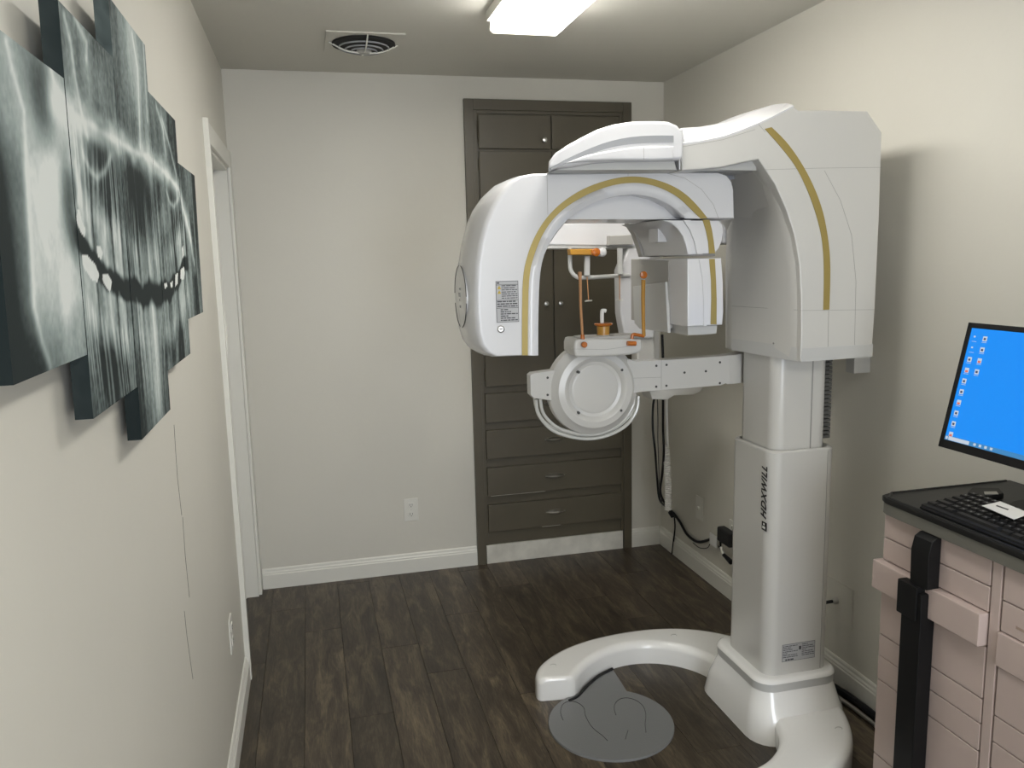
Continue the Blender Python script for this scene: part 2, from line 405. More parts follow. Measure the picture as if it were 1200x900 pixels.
ve = thing('ceiling_vent', 'round black ceiling vent with curved grille on a square white plate', 'vent', (0.265, 3.41, ZC))
vx, vy = 0.268, 3.41
obj('plate', B((vx - .15, vy - .15, ZC - .005), (vx + .15, vy + .15, ZC), .001), M_ceil, ve)
obj('duct_opening', Lth([(.124, -.0045), (.124, -.007), (.118, -.012), (.112, -.012), (.02, -.0065)], (vx, vy, ZC), 'z', 40), M_duct, ve)
for rr, dz in ((.122, -.010), (.098, -.022), (.074, -.030), (.050, -.035)):
    pts = [(vx + rr * math.cos(a), vy + rr * math.sin(a), ZC + dz) for a in [2 * PI * k / 36 for k in range(37)]]
    obj('grille_ring', T(pts, .0035, 6), M_window if rr < .12 else M_duct, ve)
obj('hub', Lth([(.028, -.030), (.030, -.036), (.022, -.043), (.004, -.045)], (vx, vy, ZC), 'z', 24), M_inner, ve)
for k in range(4):
    a = k * PI / 2 + .05
    obj('grille_spoke', T([(vx + .02 * math.cos(a), vy + .02 * math.sin(a), ZC - .042), (vx + .075 * math.cos(a), vy + .075 * math.sin(a), ZC - .034), (vx + .135 * math.cos(a), vy + .135 * math.sin(a), ZC - .006)], .003, 6, 4), M_trim, ve)

# ================================================================ OUTLETS
def outlet(name, label, cat, c, axis, kind='duplex', group=None, w2=.036, h2=.058):
    """axis: direction the plate faces: '-y' back wall, '+x' left wall, '-x' right wall"""
    t = thing(name, label, cat, c, group)
    def place(u, v, d):     # u along the wall, v up, d out of it
        if axis == '-y': return (c[0] + u, c[1] - d, c[2] + v)
        if axis == '+x': return (c[0] + d, c[1] - u, c[2] + v)
        return (c[0] - d, c[1] + u, c[2] + v)
    def bx(u0, u1, v0, v1, d0, d1, bev=0): return B(place(u0, v0, d0), place(u1, v1, d1), bev)
    obj('cover_plate', bx(-w2, w2, -h2, h2, 0, .005, .002), M_plate, t)
    if kind == 'duplex':
        for s in (-1, 1):
            r = obj('receptacle', bx(-.016, .016, s * .024 - .013, s * .024 + .013, .004, .008, .003), M_plate, t)
            bm = nb()
            for u in (-.006, .006): merge(bm, bx(u - .001, u + .001, s * .024 - .002, s * .024 + .008, .0075, .0085))
            merge(bm, bx(-.002, .002, s * .024 - .009, s * .024 - .005, .0075, .0085))
            obj('slots', bm, M_seam, r)
        obj('screw', bx(-.002, .002, -.002, .002, .004, .0065), M_steel, t)
    elif kind == 'jack':
        obj('socket', Lth([(.010, -.004), (.009, -.014), (.006, -.016)], c, 'x', 12) if axis == '-x' else bx(-.008, .008, -.008, .008, .004, .012), M_plate, t)
    elif kind == 'switch':
        obj('rocker', bx(-.014, .014, -.03, .03, .004, .010, .002), M_plate, t)
    return t
outlet('wall_outlet', 'duplex power outlet on the back wall left of the taupe cupboard', 'outlet', (0.433, YB, .328), '-y')
outlet('wall_outlet', 'power outlet low on the left wall, seen nearly edge on', 'outlet', (XL, 2.665, .368), '+x')
outlet('jack_plate', 'white coaxial wall plate low on the right wall near the corner', 'outlet', (XR, 3.50, .335), '-x', 'jack')
outlet('wall_outlet', 'power outlet with the black adapter in it, on the right wall beside the white column', 'outlet', (XR, 3.17, .315), '-x')
t = thing('cable_plate', 'large white blank wall plate with a black cable, low on right wall behind the machine', 'wall plate', (XR, 2.42, .31))
obj('cover_plate', B((XR - .006, 2.335, .235), (XR, 2.51, .385), .002), M_wall, t)
obj('gland', Lth([(.012, 0), (.012, -.012), (.008, -.018)], (XR - .006, 2.42, .312), 'x', 14), M_steel, t)
tag(obj('power_cable', T([(XR - .02, 2.42, .312), (XR - .06, 2.435, .30), (XR - .12, 2.45, .27), (1.635, 2.45, .25)], .006, 8, 5), M_cable), 'short black cable from the wall plate to the back of the machine column', 'cable')

# ================================================================ XRAY CANVASES
def polyd(px, pz, poly):
    """distance from points to an open polyline"""
    best = np.full(px.shape, 9.0)
    for (ax, az), (bx_, bz) in zip(poly, poly[1:]):
        dx, dz = bx_ - ax, bz - az; L2 = dx * dx + dz * dz + 1e-12
        t = np.clip(((px - ax) * dx + (pz - az) * dz) / L2, 0, 1)
        best = np.minimum(best, np.hypot(px - ax - t * dx, pz - az - t * dz))
    return best
def inpoly(px, pz, poly):
    c = np.zeros(px.shape, bool); n = len(poly)
    for i in range(n):
        (x0, z0), (x1, z1) = poly[i], poly[(i + 1) % n]
        if z0 == z1: continue
        c ^= ((z0 > pz) != (z1 > pz)) & (px < (x1 - x0) * (pz - z0) / (z1 - z0) + x0)
    return c
rng = np.random.RandomState(3)
def vnoise(u, v, seed):
    r = np.random.RandomState(seed).rand(64, 64)
    i = np.floor(u).astype(int); j = np.floor(v).astype(int); f = u - i; g = v - j; f = f * f * (3 - 2 * f); g = g * g * (3 - 2 * g)
    a = r[i % 64, j % 64]; b = r[(i + 1) % 64, j % 64]; c = r[i % 64, (j + 1) % 64]; d = r[(i + 1) % 64, (j + 1) % 64]
    return (a * (1 - f) + b * f) * (1 - g) + (c * (1 - f) + d * f) * g
def G(d, w): return np.exp(-(d / w) ** 2)
BLOBS = [   # white fillings
 [(1.152,1.587), (1.182,1.586), (1.217,1.575), (1.235,1.561), (1.221,1.551), (1.191,1.555), (1.155,1.572)], [(1.255,1.562), (1.285,1.561), (1.307,1.55), (1.29,1.535), (1.271,1.541), (1.251,1.553)],
 [(1.15,1.644), (1.162,1.643), (1.166,1.632), (1.183,1.621), (1.174,1.61), (1.156,1.616), (1.141,1.63)], [(1.232,1.599), (1.251,1.601), (1.267,1.592), (1.253,1.582), (1.236,1.585)],
 [(1.984,1.562), (2.041,1.569), (2.045,1.554), (2.023,1.538), (1.972,1.541)], [(1.903,1.552), (1.941,1.555), (1.929,1.532), (1.889,1.526)], [(2.025,1.611), (2.056,1.619), (2.057,1.597), (2.024,1.587)],
 [(1.752,1.535), (1.784,1.538), (1.79,1.529), (1.757,1.526)], [(1.826,1.537), (1.861,1.538), (1.855,1.527), (1.832,1.526)]]
PALE = [[(1.129,1.736), (1.201,1.752), (1.214,1.721), (1.198,1.692), (1.172,1.677), (1.144,1.686), (1.113,1.693)], [(1.069,1.585), (1.095,1.599), (1.12,1.586), (1.144,1.564), (1.139,1.532), (1.103,1.521), (1.058,1.5), (1.043,1.516), (1.047,1.546)],
        [(0.9556,1.68), (1.032,1.698), (1.098,1.701), (1.077,1.645), (1.013,1.603), (0.9987,1.621), (0.9824,1.656), (0.9675,1.638)]]
ARCH = [(1.087,1.763), (1.138,1.76), (1.197,1.764), (1.262,1.765), (1.345,1.764), (1.447,1.766), (1.553,1.766), (1.68,1.773), (1.793,1.767), (1.913,1.759), (2.036,1.745), (2.092,1.704), (2.173,1.647), (2.222,1.573)]
RIDGES = [[(1.165,1.881), (1.185,1.854), (1.193,1.814), (1.21,1.775), (1.232,1.745)], [(1.215,1.893), (1.27,1.875), (1.26,1.851)], [(1.085,1.801), (1.1,1.78), (1.141,1.768), (1.164,1.758)], [(0.9397,1.793), (0.9489,1.771), (0.9741,1.734), (0.9661,1.672), (0.957,1.584), (0.9493,1.531), (0.9646,1.493), (0.9846,1.465)],
          [(1.605,1.972), (1.632,1.921), (1.619,1.846), (1.604,1.782)], [(1.707,1.984), (1.702,1.922), (1.697,1.844)], [(1.806,1.887), (1.868,1.855), (1.884,1.805)], [(1.867,1.872), (1.941,1.83), (2.016,1.775)],
          [(1.2,1.719), (1.232,1.701), (1.266,1.695), (1.322,1.71), (1.365,1.737)], [(1.862,1.724), (1.895,1.704), (1.95,1.7), (2.025,1.724)], [(0.9849,1.648), (0.9954,1.612), (1.016,1.585)], [(1.158,1.703), (1.168,1.667), (1.143,1.644)]]
GAP = [(1.125,1.619), (1.161,1.599), (1.2,1.577), (1.251,1.565), (1.322,1.546), (1.407,1.537), (1.526,1.523), (1.666,1.518), (1.818,1.521), (1.947,1.543), (2.059,1.577)]
DARKS = [(([(1.309,1.727)])[0], .09, .06), (([(1.127,1.643)])[0], .05, .07), (([(1.582,1.687)])[0], .12, .10), (([(1.935,1.736)])[0], .05, .04), (([(1.04,1.764)])[0], .06, .06),
         (([(0.8555,1.56)])[0], .07, .22), (([(1.273,1.433)])[0], .10, .06), (([(1.92,1.385)])[0], .06, .07)]
LIGHTS = [(([(1.597,1.956)])[0], .14, .12, .20), (([(1.058,1.682)])[0], .12, .14, .12), (([(1.011,1.802)])[0], .10, .10, .10), (([(1.046,1.633)])[0], .09, .16, .22), (([(1.03,1.517)])[0], .08, .1, .12), (([(1.282,1.827)])[0], .08, .06, .16), (([(1.612,1.465)])[0], .035, .12, .30),
          (([(1.597,1.331)])[0], .04, .07, .25), (([(1.671,1.755)])[0], .035, .05, .3), (([(1.076,1.732)])[0], .05, .08, .14), (([(1.608,1.902)])[0], .05, .12, .18), (([(2.149,1.531)])[0], .03, .12, .18),
          (([(1.666,1.606)])[0], .08, .05, .12)]
def sm(x, a, b): t = np.clip((x - a) / (b - a), 0, 1); return t * t * (3 - 2 * t)
def xray(s, z):
    grain = 0.10 * (vnoise(s * 160, z * 150, 3) - .5) + .05 * (vnoise(s * 330, z * 300, 13) - .5)
    v = 0.25 + 0.22 * (vnoise(s * 9, z * 5, 1) - .5) + 0.14 * (vnoise(s * 34, z * 12, 2) - .5) + grain
    left = sm(s, 1.20, 1.10)                                   # the pale jaw branch on the nearest canvas
    v = v + .17 * left * (.75 + .5 * vnoise(s * 14, z * 9, 21))
    fibres = (vnoise(s * 60 + 3 * z, z * 3.5, 22) - .5) + .7 * (vnoise(s * 140 + 5 * z, z * 5, 23) - .5)
    v = v + (.10 + .14 * np.exp(-((z - 1.62) / .10) ** 2) + .04 * sm(1.50 - z, 0, .06)) * fibres * (1 - left)
    for (c, a, b, k) in LIGHTS: v = v + k * np.exp(-((s - c[0]) / a) ** 2 - ((z - c[1]) / b) ** 2)
    for (c, a, b) in DARKS: v = v * (1 - .66 * np.exp(-(((s - c[0]) / a) ** 2 + ((z - c[1]) / b) ** 2) ** 1.5))
    rz = np.array([q[1] for q in RIDGES[3]])[::-1]; rx = np.array([q[0] for q in RIDGES[3]])[::-1]
    v = v * (1 - .45 * sm(np.interp(z, rz, rx) - s, .0, .02) * sm(z, 1.74, 1.66))
    for p in PALE:
        ins = inpoly(s, z, p + [p[0]]); d = polyd(s, z, p + [p[0]])
        v = v + np.where(ins, (.12 + .16 * vnoise(s * 50, z * 40, 33)) * np.clip(d / .014, 0, 1), 0) + .06 * G(d, .006)
    for p in RIDGES: v = v + .24 * G(polyd(s, z, p), .006) + .08 * G(polyd(s, z, p), .02)
    d = polyd(s, z, ARCH); v = v + .46 * G(d, .024) * (.5 + .8 * vnoise(s * 26, z * 60, 5)) + .22 * G(d, .006)
    gx = np.array([q[0] for q in GAP]); gz = np.array([q[1] for q in GAP]); bz = np.interp(s, gx, gz); h = z - bz
    inside = sm(s, gx[0] - .01, gx[0] + .03) * sm(s, gx[-1] + .07, gx[-1] + .02)
    mid = np.exp(-((s - 1.66) / .16) ** 2)                     # blurred front teeth
    ph = (s - 1.1) / (.070 - .018 * mid); dphi = ph + .35 * np.sin(ph * 1.3) + .5 * h * np.sin(ph * 2.1); tw = np.abs((dphi % 1.0) - .5) * 2
    cell = np.floor(dphi).astype(int) % 64; rnd = np.random.RandomState(31).rand(64)[cell]; rnd2 = np.random.RandomState(32).rand(64)[cell]
    crown = 1 - tw ** (3 + 2 * rnd)
    ch = .040 + .022 * rnd; clen = .055 + .02 * rnd2
    cu = sm(h, .010, .022) * sm(h, clen + .05, clen); cl_ = sm(-h, .012, .024) * sm(-h, clen + .06, clen)
    v = v + inside * .36 * crown * (cu + cl_) * (.45 + .75 * rnd) * (1 - .5 * mid) * (.7 + .6 * vnoise(s * 80, z * 30, 8))
    rs = np.abs(((dphi * 2 + .25 * np.sin(z * 14 + rnd * 6)) % 1.0) - .5) * 2
    root = np.exp(-((rs - .35) / .24) ** 2)
    rl = .12 + .06 * rnd2
    v = v + inside * .20 * root * (sm(h, .04, .07) * sm(h, rl + .06, rl - .02) + sm(-h, .05, .08) * sm(-h, rl + .10, rl)) * (.4 + .9 * rnd)
    v = v * (1 - .80 * inside * np.exp(-((h + .005 * np.sin(s * 46) + .01 * (vnoise(s * 40, z * 2, 14) - .5)) / (.015 + .010 * mid)) ** 4))
    v = v * (1 - .40 * sm(1.40 - z, 0, .08) * sm(1.44 - s, -.04, .02))
    v = v * (1 - .45 * sm(1.55 - z, 0, .08) * sm(1.14 - s, .0, .18))
    v = np.clip(v, 0.03, 1.0); v = np.clip(v + .55 * (v - .42) * (1 - v) + .01, .03, .92)
    for p in BLOBS:
        ins = inpoly(s, z, p); v = np.where(ins, .97 - .06 * vnoise(s * 80, z * 80, 9), v)
    return v
def canvas_material():
    m = bpy.data.materials.new('xray_canvas'); m.use_nodes = True; nt = m.node_tree; b = nt.nodes['Principled BSDF']
    b.inputs['Roughness'].default_value = .6; b.inputs['Specular IOR Level'].default_value = .08
    a = nt.nodes.new('ShaderNodeVertexColor'); a.layer_name = 'print'
    nt.links.new(a.outputs[0], b.inputs['Base Color'])
    n = nt.nodes.new('ShaderNodeTexNoise'); n.inputs['Scale'].default_value = 500
    tc = nt.nodes.new('ShaderNodeTexCoord'); nt.links.new(tc.outputs['Object'], n.inputs['Vector'])
    bp = nt.nodes.new('ShaderNodeBump'); bp.inputs['Strength'].default_value = .12; bp.inputs['Distance'].default_value = .001
    nt.links.new(n.outputs[0], bp.inputs['Height']); nt.links.new(bp.outputs[0], b.inputs['Normal'])
    return m
M_canvas = canvas_material()
def canvas(y0, y1, z0, z1, label, lean=0.018, th=0.022):
    n = max(2, int((y1 - y0) / .0025)); k = max(2, int((z1 - z0) / .0026))
    ys = np.linspace(y0, y1, n + 1); zs = np.linspace(z0, z1, k + 1)
    Y, Z = np.meshgrid(ys, zs, indexing='ij'); V = xray(Y, Z)
    fx = lambda zz: -0.28 + lean * (zz - 1.6)      # hung leaning a little forward at the top
    vs = [(fx(float(b)), float(a), float(b)) for a, b in zip(Y.ravel(), Z.ravel())]; cols = list(V.ravel())
    fs = [(i * (k + 1) + j, (i + 1) * (k + 1) + j, (i + 1) * (k + 1) + j + 1, i * (k + 1) + j + 1) for i in range(n) for j in range(k)]
    # wrapped edges go back to the wall, the print continues on them
    def side(line, dirn):
        base = len(vs)
        for t in (0, .5, 1):
            for (yy, zz) in line:
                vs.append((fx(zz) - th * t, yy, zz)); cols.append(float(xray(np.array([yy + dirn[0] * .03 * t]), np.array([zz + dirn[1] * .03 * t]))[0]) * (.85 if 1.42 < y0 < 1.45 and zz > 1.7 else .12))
        m = len(line)
        for a in range(2):
            for b in range(m - 1): fs.append((base + a * m + b, base + a * m + b + 1, base + (a + 1) * m + b + 1, base + (a + 1) * m + b))
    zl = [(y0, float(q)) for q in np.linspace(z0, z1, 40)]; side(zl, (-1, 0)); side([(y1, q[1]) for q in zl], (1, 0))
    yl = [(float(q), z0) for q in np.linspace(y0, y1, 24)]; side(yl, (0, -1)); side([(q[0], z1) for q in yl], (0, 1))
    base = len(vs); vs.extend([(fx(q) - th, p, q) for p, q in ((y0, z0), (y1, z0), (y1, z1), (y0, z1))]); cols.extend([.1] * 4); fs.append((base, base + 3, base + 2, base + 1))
    loc = Vector((-.30, (y0 + y1) / 2, (z0 + z1) / 2))
    me = bpy.data.meshes.new('xray_canvas'); me.from_pydata([tuple(Vector(q) - loc) for q in vs], [], fs); me.update()
    ca = me.color_attributes.new('print', 'FLOAT_COLOR', 'POINT')
    lo = np.array((.014, .020, .021)); hi = np.array((.80, .82, .80)); c = np.array(cols)[:, None]; c = c ** 1.25
    teal = np.array((-.03, .012, .012)) * np.sin(np.clip(c, 0, 1) * PI)
    rgb = np.clip(lo + (hi - lo) * c + teal, 0, 1)
    ca.data.foreach_set('color', np.concatenate([rgb, np.ones((len(c), 1))], 1).astype(np.float32).ravel())
    me.materials.append(M_canvas)
    o = bpy.data.objects.new('xray_canvas', me); C.objects.link(o); o.location = loc
    tag(o, label, 'picture', 'dental x-ray canvases on the left wall')
canvas(.866, 1.138, 1.460, 1.801, 'canvas print of a jaw x-ray, nearest of the five, cut by the left picture edge')
canvas(1.142, 1.427, 1.375, 1.893, 'canvas print of a jaw x-ray with the largest white fillings, second from the nearest')
canvas(1.431, 1.724, 1.285, 1.984, 'tallest canvas print of the jaw x-ray, the middle one of five')
canvas(1.727, 2.052, 1.363, 1.900, 'canvas print of a jaw x-ray, fourth from the nearest, just beyond the tallest')
canvas(2.057, 2.338, 1.445, 1.806, 'farthest and smallest canvas of the jaw x-ray, next to the doorway')

# ================================================================ PANORAMIC X-RAY MACHINE
xm = thing('dental_xray_machine', 'tall white panoramic dental x-ray machine with gold stripes on a curved floor base', 'machine', (1.48, 2.34, 0))
# floor base: a C of two arms around the foot plate
def mir(p): return [(x, 4.68 - y) for x, y in p]
outer = [(.705, 2.60), (.715, 2.665), (.76, 2.725), (.84, 2.785), (.94, 2.83), (1.05, 2.855), (1.17, 2.865), (1.29, 2.855), (1.40, 2.82), (1.50, 2.755), (1.58, 2.66), (1.63, 2.55), (1.655, 2.44)]
inner = [(1.385, 2.45), (1.375, 2.54), (1.34, 2.625), (1.28, 2.69), (1.21, 2.73), (1.13, 2.745), (1.05, 2.735), (.97, 2.70), (.90, 2.645), (.85, 2.585), (.835, 2.575)]
O_ = [(.735, 2.585), (.71, 2.59)] + outer; I_ = [(.80, 2.565), (.832, 2.572)] + inner[::-1] + [(1.385, 2.40)]
O_ = O_[1:]; I_ = I_[1:]
O_ = O_ + [q for q in mir(O_)[::-1] if q[0] > 1.02]; I_ = I_ + [q for q in mir(I_)[::-1] if q[0] > 1.02]      # the near arm is cut shorter
O_ = resample(smooth_poly(O_, 2, False), 90); I_ = resample(smooth_poly(I_, 2, False), 90)
bm = nb(); secs = []
for (ox, oy), (ix, iy) in zip(O_, I_):
    wv = math.dist((ox, oy), (ix, iy)); prof_ = [(0, 0), (0, .058), (.005, .072), (.016, .082), (.03, .085)]
    sec_ = [(d / wv, z) for d, z in prof_] + [(1 - d / wv, z) for d, z in prof_[::-1]]
    secs.append([(ox + (ix - ox) * f, oy + (iy - oy) * f, z) for f, z in sec_])
loft(bm, secs); ends = [e for e in bm.edges if any(len(f.verts) > 4 for f in e.link_faces) and max(v.co.z for v in e.verts) > .05]
bmesh.ops.bevel(bm, geom=ends, offset=.014, segments=3, profile=.5, affect='EDGES')
base = obj('base', bm, M_base, xm, smooth=45)
# round recessed caps with small crescent marks on the arms
for cx, cy in [(0.7898,2.675), (1.314,2.766), (1.533,2.037)]:
    obj('screw_cap', T([(cx - .010, cy, .0855), (cx, cy + .004, .0855), (cx + .010, cy - .001, .0855), (cx + .008, cy - .010, .0855)], .0012, 6, 3), M_matte, base)
# pedestal block: flared, rounded rectangle rising to the collar
def rr3(x0, x1, y0, y1, r, z): return [(x, y, z) for x, y in rrect(x0, x1, y0, y1, r, 6)]
ped = nb()
loft(ped, [rr3(1.305, 1.66, 2.11, 2.555, .09, 0.0), rr3(1.315, 1.655, 2.125, 2.54, .085, .07), rr3(1.325, 1.645, 2.145, 2.52, .075, .105), rr3(1.335, 1.635, 2.16, 2.50, .065, .145), rr3(1.338, 1.632, 2.164, 2.495, .062, .158)])
obj('pedestal', ped, M_base, xm, smooth=60)
col_ = obj('collar', loft(nb(), [rr3(1.336, 1.632, 2.163, 2.497, .06, .158), rr3(1.336, 1.632, 2.163, 2.497, .06, .186)]), M_matte, xm)
obj('collar_rim', loft(nb(), [rr3(1.334, 1.634, 2.161, 2.499, .06, .186), rr3(1.337, 1.632, 2.164, 2.496, .06, .194), rr3(1.345, 1.625, 2.172, 2.488, .055, .199), rr3(1.355, 1.60, 2.185, 2.475, .05, .197)]), M_base, col_, smooth=50)
# lower column cover
lc = obj('lower_column', loft(nb(), [rr3(1.372, 1.608, 2.195, 2.455, .042, .19), rr3(1.372, 1.608, 2.195, 2.455, .042, .944), rr3(1.378, 1.602, 2.201, 2.449, .040, .950), rr3(1.386, 1.595, 2.209, 2.442, .036, .950), rr3(1.387, 1.594, 2.21, 2.441, .036, .90)]), M_cream, xm, smooth=50)
bm = nb(); box(bm, (1.572, 2.1942, .20), (1.5732, 2.1955, .94)); obj('seam', bm, M_greyseam, lc)
# upper telescopic column
uc = obj('upper_column', loft(nb(), [rr3(1.391, 1.586, 2.216, 2.438, .04, .90), rr3(1.391, 1.586, 2.216, 2.438, .04, 1.30)]), M_cream, xm, smooth=50)
bm = nb(); box(bm, (1.520, 2.2145, .945), (1.5235, 2.2165, 1.26)); obj('groove', bm, M_greyseam, uc)
bm = nb(); box(bm, (1.60, 2.31, .952), (1.648, 2.42, 1.235)); be = obj('bellows', bm, M_blackm, xm)
bm = nb()
for k in range(20): box(bm, (1.60, 2.302, .954 + k * .0135), (1.655, 2.424, .9645 + k * .0135), .001, 1)
fo = obj('bellows_fold', bm, M_bellow, be); fo['kind'] = 'stuff'
# maker's name running up the left face of the column
def text_mesh(body, size, shear=0.0, spacing=1.0):
    cu = bpy.data.curves.new('letters', 'FONT'); cu.body = body; cu.size = size; cu.shear = shear; cu.space_character = spacing; cu.extrude = 0.0004; cu.offset = 0.0009; cu.align_x = 'LEFT'; cu.resolution_u = 3
    o = bpy.data.objects.new('letters', cu); C.objects.link(o)
    dg = bpy.context.evaluated_depsgraph_get(); dg.update(); me = bpy.data.meshes.new_from_object(o.evaluated_get(dg))
    C.objects.unlink(o); bpy.data.objects.remove(o); bpy.data.curves.remove(cu)
    bm = bmesh.new(); bm.from_mesh(me); bpy.data.meshes.remove(me); return bm
t = text_mesh('HDXWILL', .043, .35, 1.13)
# local x -> up, local y -> towards the back of the room, normal -> -x
(lg0,) = [(2.232,0.7249)]
(lg1,) = [(2.239,0.8976)]
w_ = max(v.co.x for v in t.verts) - min(v.co.x for v in t.verts); sc_ = (lg1[1] - lg0[1]) / w_
bmesh.ops.scale(t, vec=(sc_, 1, 1), verts=t.verts)
bmesh.ops.transform(t, matrix=Matrix(((0, 0, -1, 1.3712), (0, 1, 0, lg0[0] - .014), (1, 0, 0, lg0[1]), (0, 0, 0, 1))), verts=t.verts)
obj('lettering', t, M_black, lc)
ly, lzz = lg0[0] - .006, lg0[1] - .038
bm = nb(); box(bm, (1.3710, ly - .013, lzz), (1.3724, ly + .015, lzz + .028)); em = obj('emblem', bm, M_black, lc)
bm = nb(); box(bm, (1.3705, ly - .006, lzz + .006), (1.3711, ly + .010, lzz + .014)); box(bm, (1.3705, ly - .002, lzz + .018), (1.3711, ly + .006, lzz + .024)); obj('emblem_mark', bm, M_paper, em)
# printed rating label
def print_lines(bm, x0, x1, z0, z1, y, n, seed, h=.35):
    r = random.Random(seed); st = (z1 - z0) / n
    for k in range(n):
        z = z1 - (k + .5) * st; x = x0
        while x < x1 - .004:
            l = r.uniform(.004, .016); l = min(l, x1 - x); box(bm, (x, y - .0003, z - st * h / 2), (x + l, y + .0001, z + st * h / 2)); x += l + .0018
            if r.random() < .12: break
(ra, rb) = [(1.429,0.2418), (1.55,0.3017)]
lb = obj('rating_label', B((ra[0], 2.1940, ra[1]), (rb[0], 2.1952, rb[1])), M_label, lc)
bm = nb(); mx_ = (ra[0] + rb[0]) / 2
print_lines(bm, ra[0] + .003, mx_ - .003, ra[1] + .012, rb[1] - .004, 2.1940, 7, 1); print_lines(bm, mx_ + .012, rb[0] - .003, ra[1] + .012, rb[1] - .004, 2.1940, 7, 2)
box(bm, (mx_ + .001, 2.1936, rb[1] - .024), (mx_ + .009, 2.194, rb[1] - .012)); print_lines(bm, ra[0] + .012, rb[0] - .003, ra[1] + .002, ra[1] + .009, 2.194, 1, 3, .7)
for a, b in (((ra[0], rb[1] - .001), (rb[0], rb[1])), ((ra[0], ra[1]), (rb[0], ra[1] + .001)), ((ra[0], ra[1]), (ra[0] + .001, rb[1])), ((rb[0] - .001, ra[1]), (rb[0], rb[1]))): box(bm, (a[0], 2.1937, a[1]), (b[0], 2.1941, b[1]))
obj('label_print', bm, M_print, lb)

# ---- carriage head (big box on the column) with arm towards the left
YH0, YH1 = 2.12, 2.52
hd_front = [(1.413,1.244), (1.413,1.331), (1.409,1.432), (1.4,1.532), (1.38,1.619), (1.35,1.692), (1.312,1.762), (1.258,1.83)]
arm_bot = [(1.258,1.83), (1.202,1.82), (1.147,1.808), (1.081,1.802), (1.022,1.799)]
faceline = [(1.021,1.872), (1.075,1.879), (1.145,1.892), (1.2,1.909), (1.25,1.928), (1.298,1.948), (1.365,1.98)]
toprest = [(1.382,1.967), (1.448,1.969), (1.609,1.969), (1.661,1.91), (1.665,1.677), (1.665,1.397), (1.661,1.246)]
head_poly = hd_front + arm_bot[1:] + faceline + toprest
hd = nb(); prism(hd, head_poly, 'y', YH0, YH1, .006, .006, 2)
head = obj('carriage_head', hd, M_cream, xm, smooth=30)
# curved left cheek: goes back from the front edge, swelling to the left (a tall concave wall)
cheek_f = [(1.42,1.242), (1.419,1.33), (1.416,1.431), (1.407,1.532), (1.387,1.619), (1.356,1.692), (1.318,1.762), (1.275,1.819)]
cheek_m = [(1.404,1.245), (1.402,1.328), (1.395,1.431), (1.383,1.532), (1.366,1.62), (1.341,1.694), (1.309,1.76), (1.269,1.804)]
cheek_b = [(1.354,1.251), (1.353,1.308), (1.351,1.421), (1.349,1.533), (1.35,1.629), (1.351,1.711), (1.356,1.773), (1.361,1.821)]
bm = nb(); rows = []
for pl_, yy in ((cheek_f, 2.13), (cheek_m, 2.165), (cheek_b, 2.42), ([(x + .02, z) for x, z in cheek_b], 2.50)):
    rows.append([bm.verts.new((x, yy, z)) for x, z in pl_])
bk = [[bm.verts.new((1.46, yy, z)) for (x, z) in pl_] for pl_, yy in ((cheek_f, 2.13), (cheek_b, 2.50))]
for a, b in zip(rows, rows[1:]):
    for i in range(len(a) - 1): bm.faces.new((a[i], a[i + 1], b[i + 1], b[i]))
for a, b in ((rows[0], bk[0]), (rows[-1], bk[1])):
    for i in range(len(a) - 1): bm.faces.new((a[i], b[i], b[i + 1], a[i + 1]))
bm.faces.new([r[0] for r in rows] + [bk[1][0], bk[0][0]]); bm.faces.new([r[-1] for r in rows] + [bk[1][-1], bk[0][-1]])
ck = obj('side_cover', bm, M_cream, head, smooth=50)
# sloped upper cover of the arm
a0 = [(1.021,1.872), (1.075,1.879), (1.145,1.892), (1.2,1.909), (1.25,1.928), (1.298,1.948), (1.365,1.98)]
a1 = [(1.079,1.932), (1.135,1.936), (1.218,1.95), (1.273,1.967), (1.329,1.989), (1.373,2.004), (1.419,2.009)]
a2 = [(x, z + .004) for x, z in a1]
bm = nb(); r_ = [[bm.verts.new((x, yy, z)) for x, z in l] for l, yy in ((a0, 2.12), (a1, 2.24), (a2, 2.42), ([(x, z - .06) for x, z in a2], 2.50), ([(x, z - .10) for x, z in a0], 2.50), ([(x, z - .05) for x, z in a0], 2.125))]
for k in range(len(r_)):
    a, b = r_[k], r_[(k + 1) % len(r_)]
    for i in range(len(a) - 1): bm.faces.new((a[i], a[i + 1], b[i + 1], b[i]))
bm.faces.new([r[0] for r in r_]); bm.faces.new([r[-1] for r in r_])
obj('arm_cover', bm, M_white, head, smooth=50)
# gold stripe on the head
go = [(1.296,1.919), (1.348,1.877), (1.398,1.818), (1.44,1.752), (1.471,1.685), (1.489,1.617), (1.5,1.555), (1.504,1.479), (1.504,1.396)]
gi = [(1.275,1.914), (1.328,1.865), (1.378,1.812), (1.418,1.746), (1.448,1.679), (1.469,1.617), (1.479,1.555), (1.483,1.48), (1.484,1.396)]
obj('gold_stripe', band(smooth_poly(go, 2, False), smooth_poly(gi, 2, False), 'y', YH0 - .0022, .003), M_gold, head)
def seamline(pts, y, par, r=.0007, m=M_greyseam):
    for l in pts: obj('seam', T([(x, y, z) for x, z in l], r, 4), m, par)
seamline([[(1.278,1.802), (1.454,1.807), (1.664,1.81)], [(1.408,1.397), (1.663,1.39)], [(1.472,1.8), (1.529,1.715), (1.571,1.615), (1.593,1.477), (1.598,1.244)], [(1.503,1.393), (1.506,1.244)], [(1.256,1.926), (1.278,1.905)], [(1.024,1.863), (1.145,1.883), (1.245,1.912)]], YH0, head)
